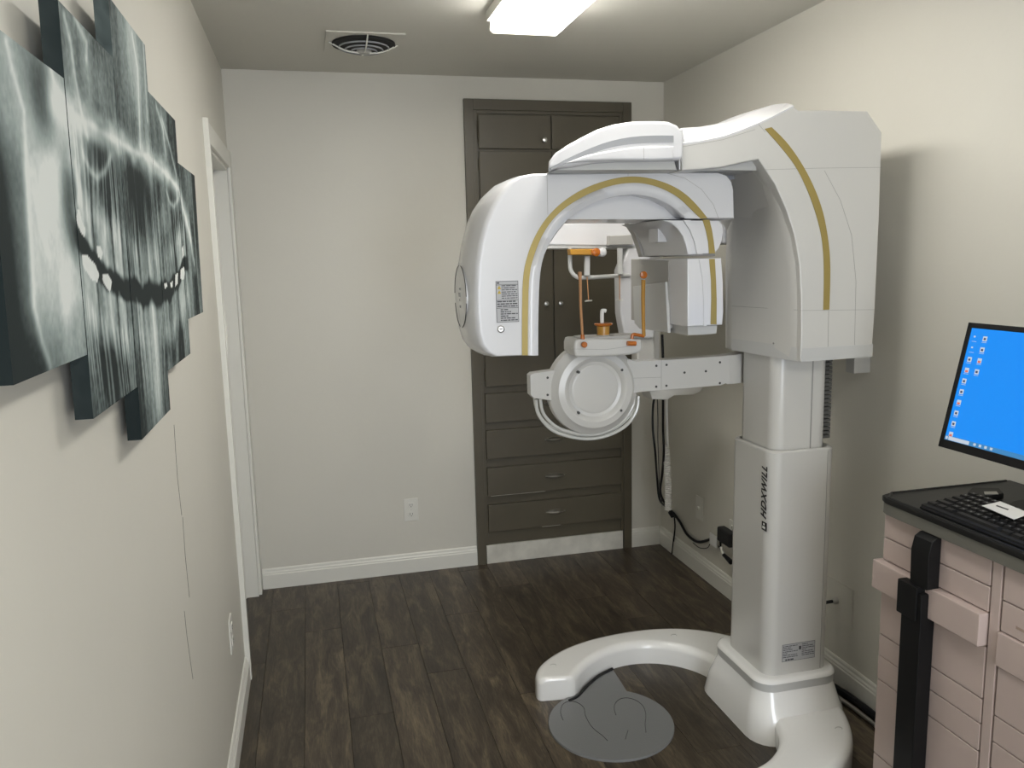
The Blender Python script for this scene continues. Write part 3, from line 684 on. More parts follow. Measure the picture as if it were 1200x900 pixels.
# lower skirt of the head
bm = nb(); prism(bm, [(1.416,1.243), (1.417,1.284), (1.662,1.285), (1.661,1.246)], 'y', YH0 - .001, YH0 + .01); obj('skirt', bm, M_matte, head)
obj('arm_gusset', P([(1.044,1.804), (1.177,1.805), (1.302,1.803), (1.282,1.835), (1.225,1.826), (1.168,1.815), (1.102,1.808), (1.044,1.805)], 'y', 2.155, 2.44), M_matte, head)
obj('gap_grille', P([(1.253,1.819), (1.369,1.819), (1.352,1.806), (1.253,1.788)], 'y', 2.30, 2.48), M_window, head)
for (y, z) in [(2.449,1.367), (2.234,1.37), (2.446,1.29), (2.23,1.29)]: obj('screw', Lth([(.0028, .002), (.0028, -.002)], (1.39, y, z), 'x', 8), M_greyseam, head)
ck_seam = [(1.415,2.129,1.397)] + [(1.4,2.164,1.398)] + [(1.351,2.42,1.397)]
obj('seam', T([(x - .0005, y, z) for x, y, z in ck_seam], .0008, 4), M_greyseam, ck)
bm = nb()
q0 = [(1.418,2.129,1.283)] + [(1.405,2.164,1.286)] + [(1.352,2.42,1.29)]
q1 = [(1.418,2.129,1.242)] + [(1.405,2.164,1.244)] + [(1.353,2.42,1.251)]
va = [bm.verts.new((x - .001, y, z)) for x, y, z in q0]; vb = [bm.verts.new((x - .001, y, z)) for x, y, z in q1]
for i in (0, 1): bm.faces.new((va[i], va[i + 1], vb[i + 1], vb[i]))
obj('skirt', bm, M_matte, ck)
br = obj('wall_bracket', B((1.735, 2.30, 1.165), (1.798, 2.345, 1.225), .003), M_matte, xm)

# ---- rotation pod on top
pod_out = [(0.63,1.8), (0.6315,1.82), (0.6496,1.842), (0.6831,1.862), (0.7264,1.884), (0.7675,1.903), (0.8137,1.917), (0.8628,1.925), (0.9273,1.928), (0.9725,1.927), (1,1.917), (1.016,1.899), (1.019,1.877), (1.018,1.835), (1.009,1.825), (0.9226,1.822), (0.8231,1.821), (0.7498,1.816), (0.6967,1.807)]
bm = nb(); prism(bm, pod_out, 'y', 2.10, 2.40, .010, .04, 4)
for v in bm.verts: v.co.x += .31 * (v.co.y - 2.10) * min(1, max(0, (1.0 - v.co.x) / .3))
pod = obj('rotation_pod', bm, M_white, xm, smooth=50)
pw_t = [(0.6335,1.802), (0.6905,1.831), (0.7672,1.862), (0.8204,1.877), (0.8767,1.886), (0.9385,1.889), (0.9861,1.889)]
pw_b = [(0.6381,1.798), (0.6999,1.822), (0.7767,1.849), (0.8301,1.862), (0.8767,1.867), (0.9386,1.87), (0.9863,1.871)]
obj('window_strip', band(smooth_poly(pw_t, 1, False), smooth_poly(pw_b, 1, False), 'y', 2.0975, .006), M_window, pod)
bump_ = [(0.6729,1.814), (0.7394,1.837), (0.8116,1.85), (0.8725,1.858), (0.9342,1.86), (0.9841,1.861), (0.9844,1.825), (0.9145,1.822), (0.8115,1.822), (0.7393,1.819)]
obj('pod_foot', P([(0.6567,1.799), (0.7001,1.815), (0.7779,1.828), (1.003,1.832), (1.014,1.8)], 'y', 2.13, 2.38, .003, 0, 1), M_matte, pod)
obj('lower_lip', P(bump_, 'y', 2.088, 2.13, .006, 0, 2), M_white, pod, smooth=50)
seamline([[(0.895,1.857), (0.8951,1.824)]], 2.088, pod, .0006)
obj('pod_hinge', P([(1.015,1.91), (1.031,1.915), (1.037,1.805), (1.019,1.802)], 'y', 2.13, 2.5, .004, .004, 2), M_white, pod)
obj('turntable', Lth([(.15, 0), (.15, .03), (.13, .034), (.12, .05)], (.905, 2.36, 1.805), 'z', 48), M_matte, xm, smooth=40)

# ---- rotating arch: tube head, bridge, detector
YA = 2.20
top_l = [(0.6232,1.295), (0.49,1.297), (0.4683,1.311), (0.4519,1.334), (0.4433,1.368), (0.4401,1.42), (0.4409,1.486), (0.4467,1.555), (0.458,1.613), (0.4739,1.665), (0.4942,1.709), (0.5192,1.747), (0.5487,1.777), (0.5804,1.793), (0.6169,1.799)]
top_r = [(0.8031,1.802), (1.01,1.805), (1.177,1.805), (1.204,1.797), (1.221,1.779), (1.228,1.754), (1.232,1.669)]
cresc = [(1.135,1.671), (1.066,1.676), (1.029,1.709), (0.9814,1.731), (0.9263,1.742), (0.8795,1.74), (0.8179,1.728), (0.7644,1.708), (0.7187,1.675)]
inner_l = [(0.6856,1.639), (0.6614,1.607), (0.6421,1.569), (0.6325,1.522), (0.6277,1.468), (0.6253,1.408)]
rot_poly = top_l + top_r + cresc + inner_l
bm = nb()
# front loop, rim loop, back loop (the left and top pull in towards the back)
nl = len(top_l); n_all = len(rot_poly)
def loop_at(y, left, topd, inn):
    base = inset(rot_poly, inn) if inn else rot_poly
    out = []
    for i, (x, z) in enumerate(base):
        k = 1.0 if i < nl else 0.0
        if i < 1: k = 0
        xx = x + (left if (0 < i < nl - 1) else 0) * min(1, max(0, (.62 - x) / .10))
        zz = z - (topd if z > 1.74 else 0) * (1 if x < .66 or i < nl else .35)
        out.append((xx, y, zz))
    return out
lps = [loop_at(YA, 0.012, .003, .004), loop_at(YA + .004, .006, .001, .001), loop_at(YA + .012, .0, 0, 0), loop_at(YA + .06, -.014, 0, 0), loop_at(YA + .13, -.018, .0, 0), loop_at(YA + .20, -.012, .004, 0), loop_at(YA + .26, .012, .016, 0), loop_at(YA + .31, .05, .03, .004)]
loft(bm, lps)
arch = obj('rotating_arch', bm, M_white, xm, smooth=40)
# raised rounded band inside the gold stripe
g_o = [(0.573,1.298), (0.5755,1.41), (0.5802,1.524), (0.5979,1.587), (0.621,1.636), (0.6553,1.684), (0.7043,1.726), (0.7649,1.76), (0.8335,1.782), (0.8951,1.792), (0.9575,1.788), (1.021,1.77), (1.069,1.745), (1.11,1.709), (1.143,1.672)]
g_i = [(0.5902,1.297), (0.5926,1.409), (0.598,1.523), (0.614,1.579), (0.6395,1.635), (0.6738,1.68), (0.7192,1.715), (0.7799,1.746), (0.8411,1.766), (0.8951,1.774), (0.9497,1.772), (1.005,1.756), (1.053,1.731), (1.09,1.698), (1.121,1.671)]
g_e = [(0.6219,1.295), (0.6241,1.408), (0.63,1.522), (0.6421,1.574), (0.6627,1.614), (0.6882,1.649), (0.7288,1.686), (0.7847,1.718), (0.8435,1.735), (0.8951,1.742), (0.9419,1.74), (0.9867,1.73), (1.029,1.709), (1.053,1.692), (1.073,1.672)]
obj('gold_stripe', band(smooth_poly(g_o, 2, False), smooth_poly(g_i, 2, False), 'y', YA - .0022, .004), M_gold, arch)
# bevelled inner rim: slopes back from the stripe to the opening
bm = nb(); A_ = [bm.verts.new((x, YA - .0005, z)) for x, z in smooth_poly(g_i, 2, False)]; B_ = [bm.verts.new((x, YA - .008, z)) for x, z in smooth_poly([((a[0] * .55 + b[0] * .45), (a[1] * .55 + b[1] * .45)) for a, b in zip(g_i, g_e)], 2, False)]
D_ = [bm.verts.new((x, YA + .002, z)) for x, z in smooth_poly(g_e, 2, False)]; E_ = [bm.verts.new((x, YA + .01, z)) for x, z in smooth_poly(g_i, 2, False)]
for a, b in ((A_, B_), (B_, D_), (D_, E_), (E_, A_)):
    for i in range(len(a) - 1): bm.faces.new((a[i], a[i + 1], b[i + 1], b[i]))
for i in (0, -1): bm.faces.new((A_[i], B_[i], D_[i], E_[i]))
obj('inner_rim', bm, M_white, arch, smooth=60)
# recessed crescent panel under the arch
cr = [(0.715,1.676), (0.7354,1.691), (0.789,1.724), (0.8481,1.741), (0.9,1.748), (0.9523,1.745), (0.9973,1.734), (1.04,1.712), (1.087,1.672)]
obj('crescent_panel', P(cr, 'y', YA + .055, YA + .30, .003, 0, 2), M_white, arch)
seamline([[(0.656,1.795), (0.6565,1.686)], [(0.8952,1.799), (0.8951,1.792)], [(0.6737,1.675), (0.7212,1.674)], [(1.015,1.8), (1.071,1.786), (1.123,1.755), (1.162,1.711), (1.179,1.671)]], YA, arch, .0006)
# warning label and key lock on the tube head
(wa, wb_) = [(0.5024,1.394), (0.5666,1.508)]
lbl = obj('warning_label', B((wa[0], YA - .0012, wa[1]), (wb_[0], YA + .0005, wb_[1])), M_label, arch)
bm = nb(); W0, W1, Z0, Z1 = wa[0], wb_[0], wa[1], wb_[1]; H_ = Z1 - Z0
print_lines(bm, W0 + .003, W1 - .003, Z1 - .08 * H_, Z1 - .01 * H_, YA - .0012, 1, 4, .5)
print_lines(bm, W0 + .016, W1 - .003, Z1 - .44 * H_, Z1 - .09 * H_, YA - .0012, 7, 5, .4)
print_lines(bm, W0 + .003, W1 - .003, Z1 - .64 * H_, Z1 - .47 * H_, YA - .0012, 3, 6, .5)
print_lines(bm, W0 + .012, W1 - .003, Z1 - .98 * H_, Z1 - .67 * H_, YA - .0012, 6, 7, .5)
for f in (0, .085, .46, .65, .995): box(bm, (W0, YA - .0016, Z1 - f * H_ - .0012), (W1, YA - .001, Z1 - f * H_))
for xx in (W0, W1 - .0012): box(bm, (xx, YA - .0016, Z0), (xx + .0012, YA - .001, Z1))
obj('label_print', bm, M_print, lbl)
bm = nb()
for f in (.15, .26):
    cz = Z1 - f * H_; prism(bm, [(W0 + .004, cz - .005), (W0 + .015, cz - .005), (W0 + .0095, cz + .005)], 'y', YA - .0018, YA - .001)
obj('warning_triangle', bm, M_warn, lbl)
(kc,) = [(0.5142,1.375)]
kn = obj('key_lock', Lth([(.0105, .001), (.0105, -.002), (.0085, -.003), (.0075, -.0015), (.002, -.0015)], (kc[0], YA, kc[1]), 'y', 20), M_steel, arch)
obj('key_slot', B((kc[0] - .004, YA - .0035, kc[1] - .001), (kc[0] + .004, YA - .0014, kc[1] + .001)), M_black, kn)
# round service cover on the outer left side
sx = top_l[6][0] - .014; scy, scz = YA + .13, 1.463
obj('side_cap', Lth([(.088, .012), (.088, 0), (.085, -.001), (.004, -.0035)], (sx, scy, scz), 'x', 40), M_white, arch)
bm = nb()
for a0_, a1_ in ((100, 178), (190, 262), (280, 350), (5, 85)):
    tube(bm, [(sx - .001, scy + .090 * math.cos(math.radians(a)), scz + .090 * math.sin(math.radians(a))) for a in range(a0_, a1_ + 1, 6)], .0013, 5)
obj('cap_gap', bm, M_seam, arch)
bm = nb()
for (dy, dz, w1_, h1_) in ((-.02, .02, .02, .006), (-.018, .0, .03, .012), (-.01, -.012, .014, .006), (-.018, -.032, .02, .008)):
    box(bm, (sx - .0045, scy + dy, scz + dz), (sx - .003, scy + dy + w1_, scz + dz + h1_))
obj('cap_logo', bm, M_window, arch)
# right leg, upper piece (between the two seams)
ul = [(1.005,1.669), (1.187,1.667), (1.199,1.652), (1.202,1.632), (1.198,1.607), (1.189,1.585), (1.175,1.569), (1.087,1.567), (1.081,1.594), (1.07,1.622), (1.053,1.644), (1.032,1.659)]
leg = obj('detector_arm', P(ul, 'y', YA + .01, YA + .34, .006, .01, 2), M_white, arch, smooth=40)
# inner wall at the back of the leg
bw = [(1.024,1.685), (1.348,1.681), (1.35,1.561), (1.082,1.564), (1.07,1.601), (1.054,1.64)]
obj('inner_wall', P(bw, 'y', 2.535, 2.57, .003, .003, 2), M_inner, arch)
seamline([[(1.094,1.673), (1.103,1.612), (1.101,1.567)], [(1.079,1.612), (1.183,1.61)]], 2.534, arch)
obj('sensor_block', P([(1.045,1.671), (1.084,1.67), (1.11,1.652), (1.128,1.625), (1.134,1.607), (1.045,1.608)], 'y', 2.33, 2.40, .003, .003, 2), M_white, arch)
g2o = [(1.154,1.668), (1.163,1.637), (1.169,1.605), (1.174,1.57)]; g2i = [(1.132,1.669), (1.143,1.638), (1.151,1.605), (1.155,1.57)]
obj('gold_stripe', band(g2o, g2i, 'y', YA + .0078, .004), M_gold, leg)
# groove modelled as a raised fillet beside the stripe
f0 = [(1.069,1.668), (1.091,1.638), (1.105,1.606), (1.114,1.569)]; f1 = [(1.091,1.668), (1.11,1.638), (1.125,1.606), (1.131,1.568)]
obj('fillet', band(f1, f0, 'y', YA + .0035, .012), M_white, leg)
# detector housing
dt = [(1.083,1.357), (1.082,1.465), (1.081,1.557), (1.137,1.557), (1.191,1.557), (1.198,1.487), (1.201,1.398), (1.198,1.357), (1.14,1.357)]
det = obj('detector', P(dt, 'y', YA, YA + .345, .005, .012, 2), M_white, arch, smooth=40)
obj('detector_inner_face', P([(2.325,1.551), (2.321,1.343), (2.627,1.349), (2.628,1.558)], 'x', dt[0][0] - .004, dt[0][0] + .01, .002, 0, 1), M_inner, det)
obj('sensor_panel', P([(2.332,1.486), (2.311,1.33), (2.536,1.326), (2.579,1.341), (2.594,1.465)], 'x', dt[0][0] - .012, dt[0][0] - .002, .003, 0, 2), M_matte, det)
obj('detector_skirt', P([(1.091,1.358), (1.19,1.356), (1.187,1.33), (1.148,1.328), (1.092,1.329)], 'y', YA + .015, YA + .33, .004, .004, 2), M_matte, det)
g3o = [(1.168,1.554), (1.173,1.492), (1.176,1.437), (1.177,1.36)]; g3i = [(1.15,1.554), (1.157,1.493), (1.159,1.437), (1.158,1.361)]
obj('gold_stripe', band(g3o, g3i, 'y', YA - .0022, .004), M_gold, det)
f0 = [(1.117,1.554), (1.128,1.501), (1.133,1.438), (1.134,1.357)]; f1 = [(1.126,1.554), (1.137,1.501), (1.143,1.438), (1.144,1.357)]
obj('fillet', band(f1, f0, 'y', YA - .003, .006), M_white, det)

# ---- patient support arm with chin rest
YS = 2.42
cxz = [(0.8696,1.149), (1.001,1.141)]
CX_, CZ_ = cxz[0]; RR = cxz[1][0] - CX_
sup = obj('support_arm', P([(0.9809,1.242), (1.016,1.231), (1.175,1.231), (1.33,1.233), (1.345,1.235), (1.353,1.145), (1.316,1.133), (1.176,1.13), (1.031,1.129), (0.9807,1.123)], 'y', YS, YS + .05, .004, .006, 2), M_cream, xm)
# the arm bends back around the column
bm = nb(); secs = []
za, zb = [(1.339,1.232), (1.341,1.137)]
for k in range(9):
    t = k / 8; xx = za[0] - .004 + .155 * math.sin(t * PI / 2); yy = YS + .15 * (1 - math.cos(t * PI / 2))
    nx, ny = math.sin(t * PI / 2), math.cos(t * PI / 2)
    secs.append([(xx, yy, zb[1] - .006 * t), (xx, yy, za[1] + .012 * t), (xx - nx * .05, yy + ny * .05, za[1] + .012 * t), (xx - nx * .05, yy + ny * .05, zb[1] - .006 * t)])
loft(bm, secs); obj('arm_bend', bm, M_cream, sup, smooth=50)
disc = [(RR * 1.0, .052), (RR * 1.14, .05), (RR * 1.17, .03), (RR * 1.14, .012), (RR * 1.06, .003), (RR * 1.0, -.004), (RR * .95, -.012), (RR * .80, -.015), (RR * .74, -.012), (RR * .68, -.004), (RR * .60, -.002), (RR * .55, -.005), (.001, -.005)]
hub = obj('chin_rest_disc', Lth(disc, (CX_, YS, CZ_), 'y', 64), M_cream, sup, smooth=28)
def scr(prof, c, ax, n): obj('screw', Lth(prof, c, ax, n), M_seam, sup)
ear = obj('disc_tab', P([(0.6578,1.204), (0.6663,1.211), (0.7394,1.217), (0.7378,1.117), (0.6675,1.131), (0.6579,1.142)], 'y', YS + .008, YS + .05, .004, .004, 2), M_cream, sup)
for (x, z) in [(0.8113,1.209), (0.9573,1.208), (0.8098,1.078), (0.954,1.076)]: scr([(.0045, .0), (.0045, -.0155)], (x, YS, z), 'y', 10)
for (x, z) in [(1.082,1.213), (1.118,1.214), (1.082,1.144), (1.118,1.145), (1.182,1.185), (1.259,1.185), (1.31,1.212), (1.311,1.142)]: scr([(.004, .0), (.004, -.0012)], (x, YS, z), 'y', 10)
for (x, z) in [(0.715,1.194), (0.7141,1.139)]: scr([(.004, .0), (.004, -.0012)], (x, YS + .008, z), 'y', 10)
seamline([[(1.1,1.233), (1.1,1.135)], [(1.001,1.177), (1.1,1.174)]], YS, sup)
cb = obj('chin_shelf', P(smooth_poly([(0.7819,1.314), (0.7988,1.32), (1.002,1.311), (1.009,1.298), (1.009,1.267), (0.9525,1.259), (0.8037,1.261), (0.7813,1.267)], 1), 'y', 2.36, 2.47, .008, .008, 3), M_cream, sup, smooth=40)
seamline([[(0.7685,1.29), (0.8856,1.282), (0.991,1.291)]], 2.3598, cb)
obj('shelf_pad', P(rrect(*([min(a[0] for a in [(0.8055,1.32), (1.002,1.31)]), max(a[0] for a in [(0.8055,1.32), (1.002,1.31)])]), 2.375, 2.455, .02), 'z', [(0.8795,1.312)][0][1], [(0.8796,1.322)][0][1], 0, .002, 2), M_inner, cb)
# bite block and its holder
(bc0, bc1, bc2, bc3) = [(0.896,1.316), (0.8962,1.353), (0.8963,1.358), (0.8965,1.4)]
sz = bc0[1]
obj('bite_cup_foot', Lth([(.022, -.004), (.023, 0), (.021, .008), (.018, .008)], (bc0[0], 2.41, sz), 'z', 24), M_clear, cb)
bc = obj('bite_cup', Lth([(.0195, .004), (.0205, bc1[1] - sz), (.010, bc1[1] - sz + .001)], (bc0[0], 2.41, sz), 'z', 28), M_amber, cb)
obj('cup_flange', Lth([(.018, bc1[1] - sz - .003), (.027, bc1[1] - sz + .001), (.030, bc2[1] - sz + .001), (.026, bc2[1] - sz + .003), (.006, bc2[1] - sz + .003)], (bc0[0], 2.41, sz), 'z', 28), M_orange, bc)
obj('bite_rod', T([(bc0[0] - .004, 2.41, bc2[1] - .02), (bc0[0] - .004, 2.41, bc3[1] - .006), (bc0[0], 2.41, bc3[1]), (bc0[0] + .009, 2.41, bc3[1] - .001)], .0062, 10, 4), M_wcable, bc)
# forehead / temple rods
r1 = [(0.8136,2.37,1.305), (0.8125,2.37,1.332), (0.8079,2.37,1.416), (0.8074,2.37,1.494), (0.8062,2.37,1.515)]
obj('temple_rod', T(r1[1:], [.0042, .0044, .0048, .0055], 10), M_copper, cb)
obj('rod_tip', Lth([(.002, -.008), (.006, -.006), (.0065, .0), (.006, .008), (.002, .01)], r1[-1], 'z', 14), M_copper, cb)
obj('rod_clamp', T([r1[0], r1[1]], [.0075, .006], 12), M_orange, cb)
obj('clamp_knob', Lth([(.003, .006), (.009, .004), (.0095, -.004), (.007, -.007), (.002, -.007)], ([(0.8109,2.35,1.302)])[0], 'y', 16), M_orange, cb)
r2 = [(1.017,2.37,1.317), (1.015,2.37,1.368), (1.014,2.37,1.435), (1.015,2.37,1.494), (1.015,2.37,1.509)]
obj('temple_rod', T(r2[:4], [.0055, .0058, .0062, .0066], 10), M_amber, cb)
obj('rod_tip', Lth([(.002, .004), (.009, .004), (.0115, .001), (.0115, -.004), (.006, -.006), (.002, -.006)], r2[-1], 'y', 22), M_orange, cb)
obj('rod_crank', T([(1.018,2.37,1.317), (1.004,2.37,1.32), (0.9837,2.37,1.324), (0.9779,2.37,1.319), (0.9765,2.37,1.3)], .0052, 10, 4), M_orange, cb)
bm = T([(0.9534,2.352,1.299), (0.9819,2.352,1.297)], .0075, 12); obj('clamp_knob', bm, M_orange, cb)
# flexible clear hoses looping under the disc
hs = [([(0.6842,2.46,1.121), (0.6918,2.46,1.073), (0.7339,2.46,1.02), (0.7973,2.46,0.9909), (0.8678,2.46,0.9783), (0.9364,2.46,0.9874), (0.9967,2.46,1.017), (1.03,2.46,1.064), (1.036,2.46,1.11)], .0062), ([(0.6956,2.45,1.125), (0.706,2.45,1.074), (0.7483,2.45,1.029), (0.8059,2.45,1.005), (0.8703,2.45,0.9931), (0.9297,2.45,1.004), (0.9807,2.45,1.035), (1.011,2.45,1.079), (1.017,2.45,1.115)], .0055), ([(0.6814,2.47,1.125), (0.6891,2.47,1.086), (0.7199,2.47,1.039), (0.7831,2.47,0.9998), (0.8655,2.47,0.9835), (0.9312,2.47,0.9915), (0.9917,2.47,1.025), (1.028,2.47,1.068), (1.031,2.47,1.114)], .0045)]
for p, r in hs: obj('hose', T(p, r, 10, 6), M_clear, sup)
# sensor plug box under the arm
# ---- foot plate
fp = thing('foot_plate', 'round dark grey standing plate with outlined footprints in front of the curved base', 'plate', (.90, 2.385, 0))
obj('plate', P(circ(.905, 2.385, .212, 64), 'z', 0.0, .008, 0, .003, 2), M_mat, fp)
tg = [(.79, 2.50), (.810, 2.556), (.835, 2.564), (.855, 2.580), (.905, 2.638), (.972, 2.692), (1.042, 2.724), (1.03, 2.49), (.90, 2.45)]
obj('tongue', P(tg, 'z', 0.0, .005, 0, .001, 1), M_mat, fp)
obj('tongue_rim', T([(.810, 2.550, .009), (.832, 2.558, .009), (.858, 2.575, .009), (.910, 2.632, .009), (.975, 2.686, .009), (1.040, 2.718, .009)], .005, 6, 3), M_blackm, fp)
bm = nb()
for fpts in ([(0.856,2.286,0.0085), (0.85,2.317,0.0085), (0.8374,2.356,0.0085), (0.8327,2.394,0.0085), (0.8359,2.447,0.0085), (0.846,2.494,0.0085), (0.8336,2.532,0.0085), (0.8064,2.546,0.0085), (0.7793,2.531,0.0085), (0.7589,2.486,0.0085), (0.7531,2.439,0.0085)], [(0.9948,2.295,0.0085), (1.012,2.342,0.0085), (1.035,2.389,0.0085), (1.048,2.441,0.0085), (1.04,2.483,0.0085), (1.018,2.508,0.0085), (0.9894,2.51,0.0085), (0.9618,2.489,0.0085), (0.945,2.454,0.0085), (0.9371,2.418,0.0085)], [(0.9417,2.321,0.0085), (0.9253,2.295,0.0085), (0.9154,2.278,0.0085)]):
    tube(bm, fpts, .0011, 5, True, 3)
obj('footprint_outline', bm, M_matline, fp)

# ================================================================ CEPHALOSTAT beyond the arch
YCp = 3.12
sl = [(0.8259,1.703), (1.567,1.708), (1.569,1.596), (1.396,1.6), (1.265,1.606), (0.922,1.617), (0.8241,1.621)]
ce_ = obj('cephalostat', P(sl, 'y', YCp, YCp + .22, .008, .008, 3), M_white, xm)
obj('slab_underside', P([(0.8311,1.624), (1.568,1.607), (1.569,1.591), (0.9218,1.604), (0.8307,1.608)], 'y', YCp + .004, YCp + .21, .002, .002, 1), M_matte, ce_)
obj('sensor_cassette', P(smooth_poly([(1.224,1.599), (1.38,1.596), (1.381,1.237), (1.366,1.225), (1.29,1.234), (1.23,1.247)], 1), 'y', YCp - .02, YCp + .05, .008, .008, 3), M_white, ce_)
obj('slot', P([(1.177,1.649), (1.275,1.652), (1.278,1.613), (1.176,1.612)], 'y', 3.085, 3.13, .002, 0, 1), M_inner, ce_)
obj('lower_body', P([(1.306,1.235), (1.383,1.231), (1.391,1.003), (1.306,1.009)], 'y', YCp - .01, YCp + .06, .008, .008, 3), M_cream, ce_)
obj('bottom_bracket', P([(1.36,1.016), (1.62,1.019), (1.604,0.9862), (1.564,0.9739), (1.477,0.9758), (1.446,0.9594), (1.376,0.9677)], 'y', YCp, YCp + .10, .006, .006, 2), M_cream, ce_)
hb = obj('positioner_frame', T([(1.015,3.1,1.61), (1.014,3.1,1.54), (1.019,3.1,1.513), (1.038,3.1,1.492), (1.071,3.1,1.486), (1.224,3.1,1.49), (1.268,3.1,1.489)], .0085, 10, 3), M_matte, ce_)
for pp in ([(1.07,1.572), (1.09,1.572), (1.089,1.494), (1.067,1.495)], [(1.209,1.599), (1.228,1.599), (1.229,1.495), (1.209,1.496)]): obj('positioner_plate', P(pp, 'y', 3.075, 3.09, .002, .002, 1), M_matte, ce_)
obj('ear_rod_slide', P([(1.001,1.6), (1.122,1.599), (1.122,1.574), (1.004,1.577)], 'y', 3.06, 3.10, .003, .003, 1), M_amber, ce_)
(ek, ew) = [(1.104,3.05,1.586), (1.133,3.05,1.585)]
obj('ear_rod_knob', Lth([(.004, .03), (.015, .02), (.016, -.01), (.006, -.014)], ek, 'y', 18), M_orange, ce_)
obj('ear_rod_cap', Lth([(.006, .03), (.018, .02), (.018, 0), (.012, -.008), (.003, -.01)], ew, 'y', 18), M_white, ce_)
for a, b, t_ in ([(1.078,3.08,1.491), (1.084,3.08,1.393), (-0.9111,3.08,2.432)], [(1.216,3.08,1.491), (1.216,3.08,1.391), (-0.9111,3.08,2.432)]):
    rd = obj('ear_rod', T([a, b], .002, 8), M_copper, ce_)
    obj('ear_plug', T([(b[0] - .016, b[1], b[2]), (b[0] + .014, b[1], b[2] + .002)], .0035, 8), M_metal, ce_)
# arm that carries it from the carriage head
obj('carrier_arm', B((1.36, 2.50, 1.60), (1.50, 3.30, 1.71), .01), M_white, ce_)
obj('carrier_post', B((1.37, 3.16, 1.0), (1.43, 3.24, 1.62), .008), M_cream, ce_)

# ---- cables in the corner
cbn = thing('cable_bundle', 'bundle of black cables and a white corrugated sleeve hanging in the right back corner', 'cables', (1.66, 3.5, .2))
def cable(pts, r, label, m=M_cable, par=cbn):
    o = obj('cable', T(pts, r, 8, 6), m, par)
    if par is None: tag(o, label, 'cable')
    return o
cable([(1.472,3.28,1.224), (1.474,3.28,1.118), (1.483,3.28,1.004)] + [(1.508,3.4,0.9051), (1.504,3.4,0.7851), (1.517,3.4,0.6625)] + [(1.594,3.55,0.4934), (1.608,3.55,0.3841)] + [(1.714,3.7,0.2895), (1.752,3.7,0.2537)], .0055, '')
cable([(1.503,3.3,1.221), (1.508,3.3,1.095), (1.509,3.3,0.9798)] + [(1.578,3.45,0.7697), (1.583,3.45,0.6456)] + [(1.644,3.6,0.4976), (1.635,3.6,0.3977)] + [(1.723,3.7,0.284), (1.757,3.7,0.2487)], .006, '')
cable([(1.493,3.33,0.9568), (1.498,3.33,0.8389), (1.498,3.33,0.7399), (1.503,3.33,0.6197)] + [(1.608,3.55,0.4274), (1.622,3.55,0.3697)], .002, '')
cable([(1.788,3.776,0.2268), (1.788,3.694,0.2016), (1.788,3.615,0.1638), (1.788,3.511,0.1609), (1.788,3.423,0.1937), (1.788,3.322,0.2474)], .007, '')
cable([(1.785,3.759,0.2276), (1.785,3.748,0.1569), (1.785,3.767,0.06619)] + [(1.782,3.78,-0.01375)], .004, '')
cable([(1.79,3.552,0.1401), (1.79,3.478,0.1392), (1.79,3.4,0.1671), (1.79,3.375,0.1973)], .0018, '')
sp = [(1.594,3.45,0.9641), (1.597,3.45,0.8093), (1.601,3.45,0.6773)]
obj('conduit', T(sp, .006, 10), M_wcable, cbn)
bm = nb(); sl_ = [(1.615,3.5,0.6651), (1.624,3.5,0.5674), (1.63,3.5,0.4607), (1.63,3.5,0.3449)]
full = [Vector(p) for p in resample([tuple(p) for p in sl_], 61)]
tube(bm, [tuple(p) for p in full], [.0125 if k % 2 else .018 for k in range(61)], 12)
obj('corrugated_sleeve', bm, M_wcable, cbn, smooth=20)
(tt,) = [(1.78,3.769,0.225)]
obj('cable_tie', T([(tt[0] - .012, tt[1], tt[2] + .012), (tt[0] + .004, tt[1], tt[2] - .014)], .014, 10), M_blackm, cbn)
# power adapter and plugs
(p0, p1) = [(3.247,0.2316), (3.134,0.3589)]
p0 = (p0[0], .242 + .02); p1 = (p1[0], .342 - .012)
ad = thing('power_adapter', 'black wall power adapter with a dangling silver connector, plugged in beside the machine column', 'adapter', (XR - .005, (p0[0] + p1[0]) / 2, (p0[1] + p1[1]) / 2))
obj('body', B((XR - .045, min(p0[0], p1[0]), p0[1]), (XR - .005, max(p0[0], p1[0]), p1[1]), .008, 3), M_blackm, ad)
obj('strain_relief', T([(XR - .03, p0[0] - .01, p0[1] + .002), (XR - .03, p0[0] - .012, p0[1] - .03)], [.006, .004], 8), M_black, ad)
q = [(1.755,3.134,0.2728), (1.755,3.14,0.2385), (1.755,3.193,0.1909), (1.755,3.17,0.1995)]
(u0, u1, u2) = [(1.76,3.212,0.2407), (1.76,3.188,0.2128), (1.76,3.118,0.2022)]
us = ad
obj('wire', T([(XR - .03, p0[0] - .012, p0[1] - .036), (1.765, p0[0], u1[2] + .02), u1], .0022, 8, 4), M_cable, us)
obj('silver_sleeve', T([u0, u1], .008, 10), M_metal, us); obj('black_end', T([u1, u2], [.008, .012], 10), M_black, us)
(f0_, f1_) = [(3.346,0.2088), (3.281,0.2646)]
tag(obj('cable_flag', B((1.772, min(f0_[0], f1_[0]) , f0_[1]), (1.777, max(f0_[0], f1_[0]), f1_[1]), .001), M_paper), 'small white paper flag label wrapped on the cable bundle', 'label')
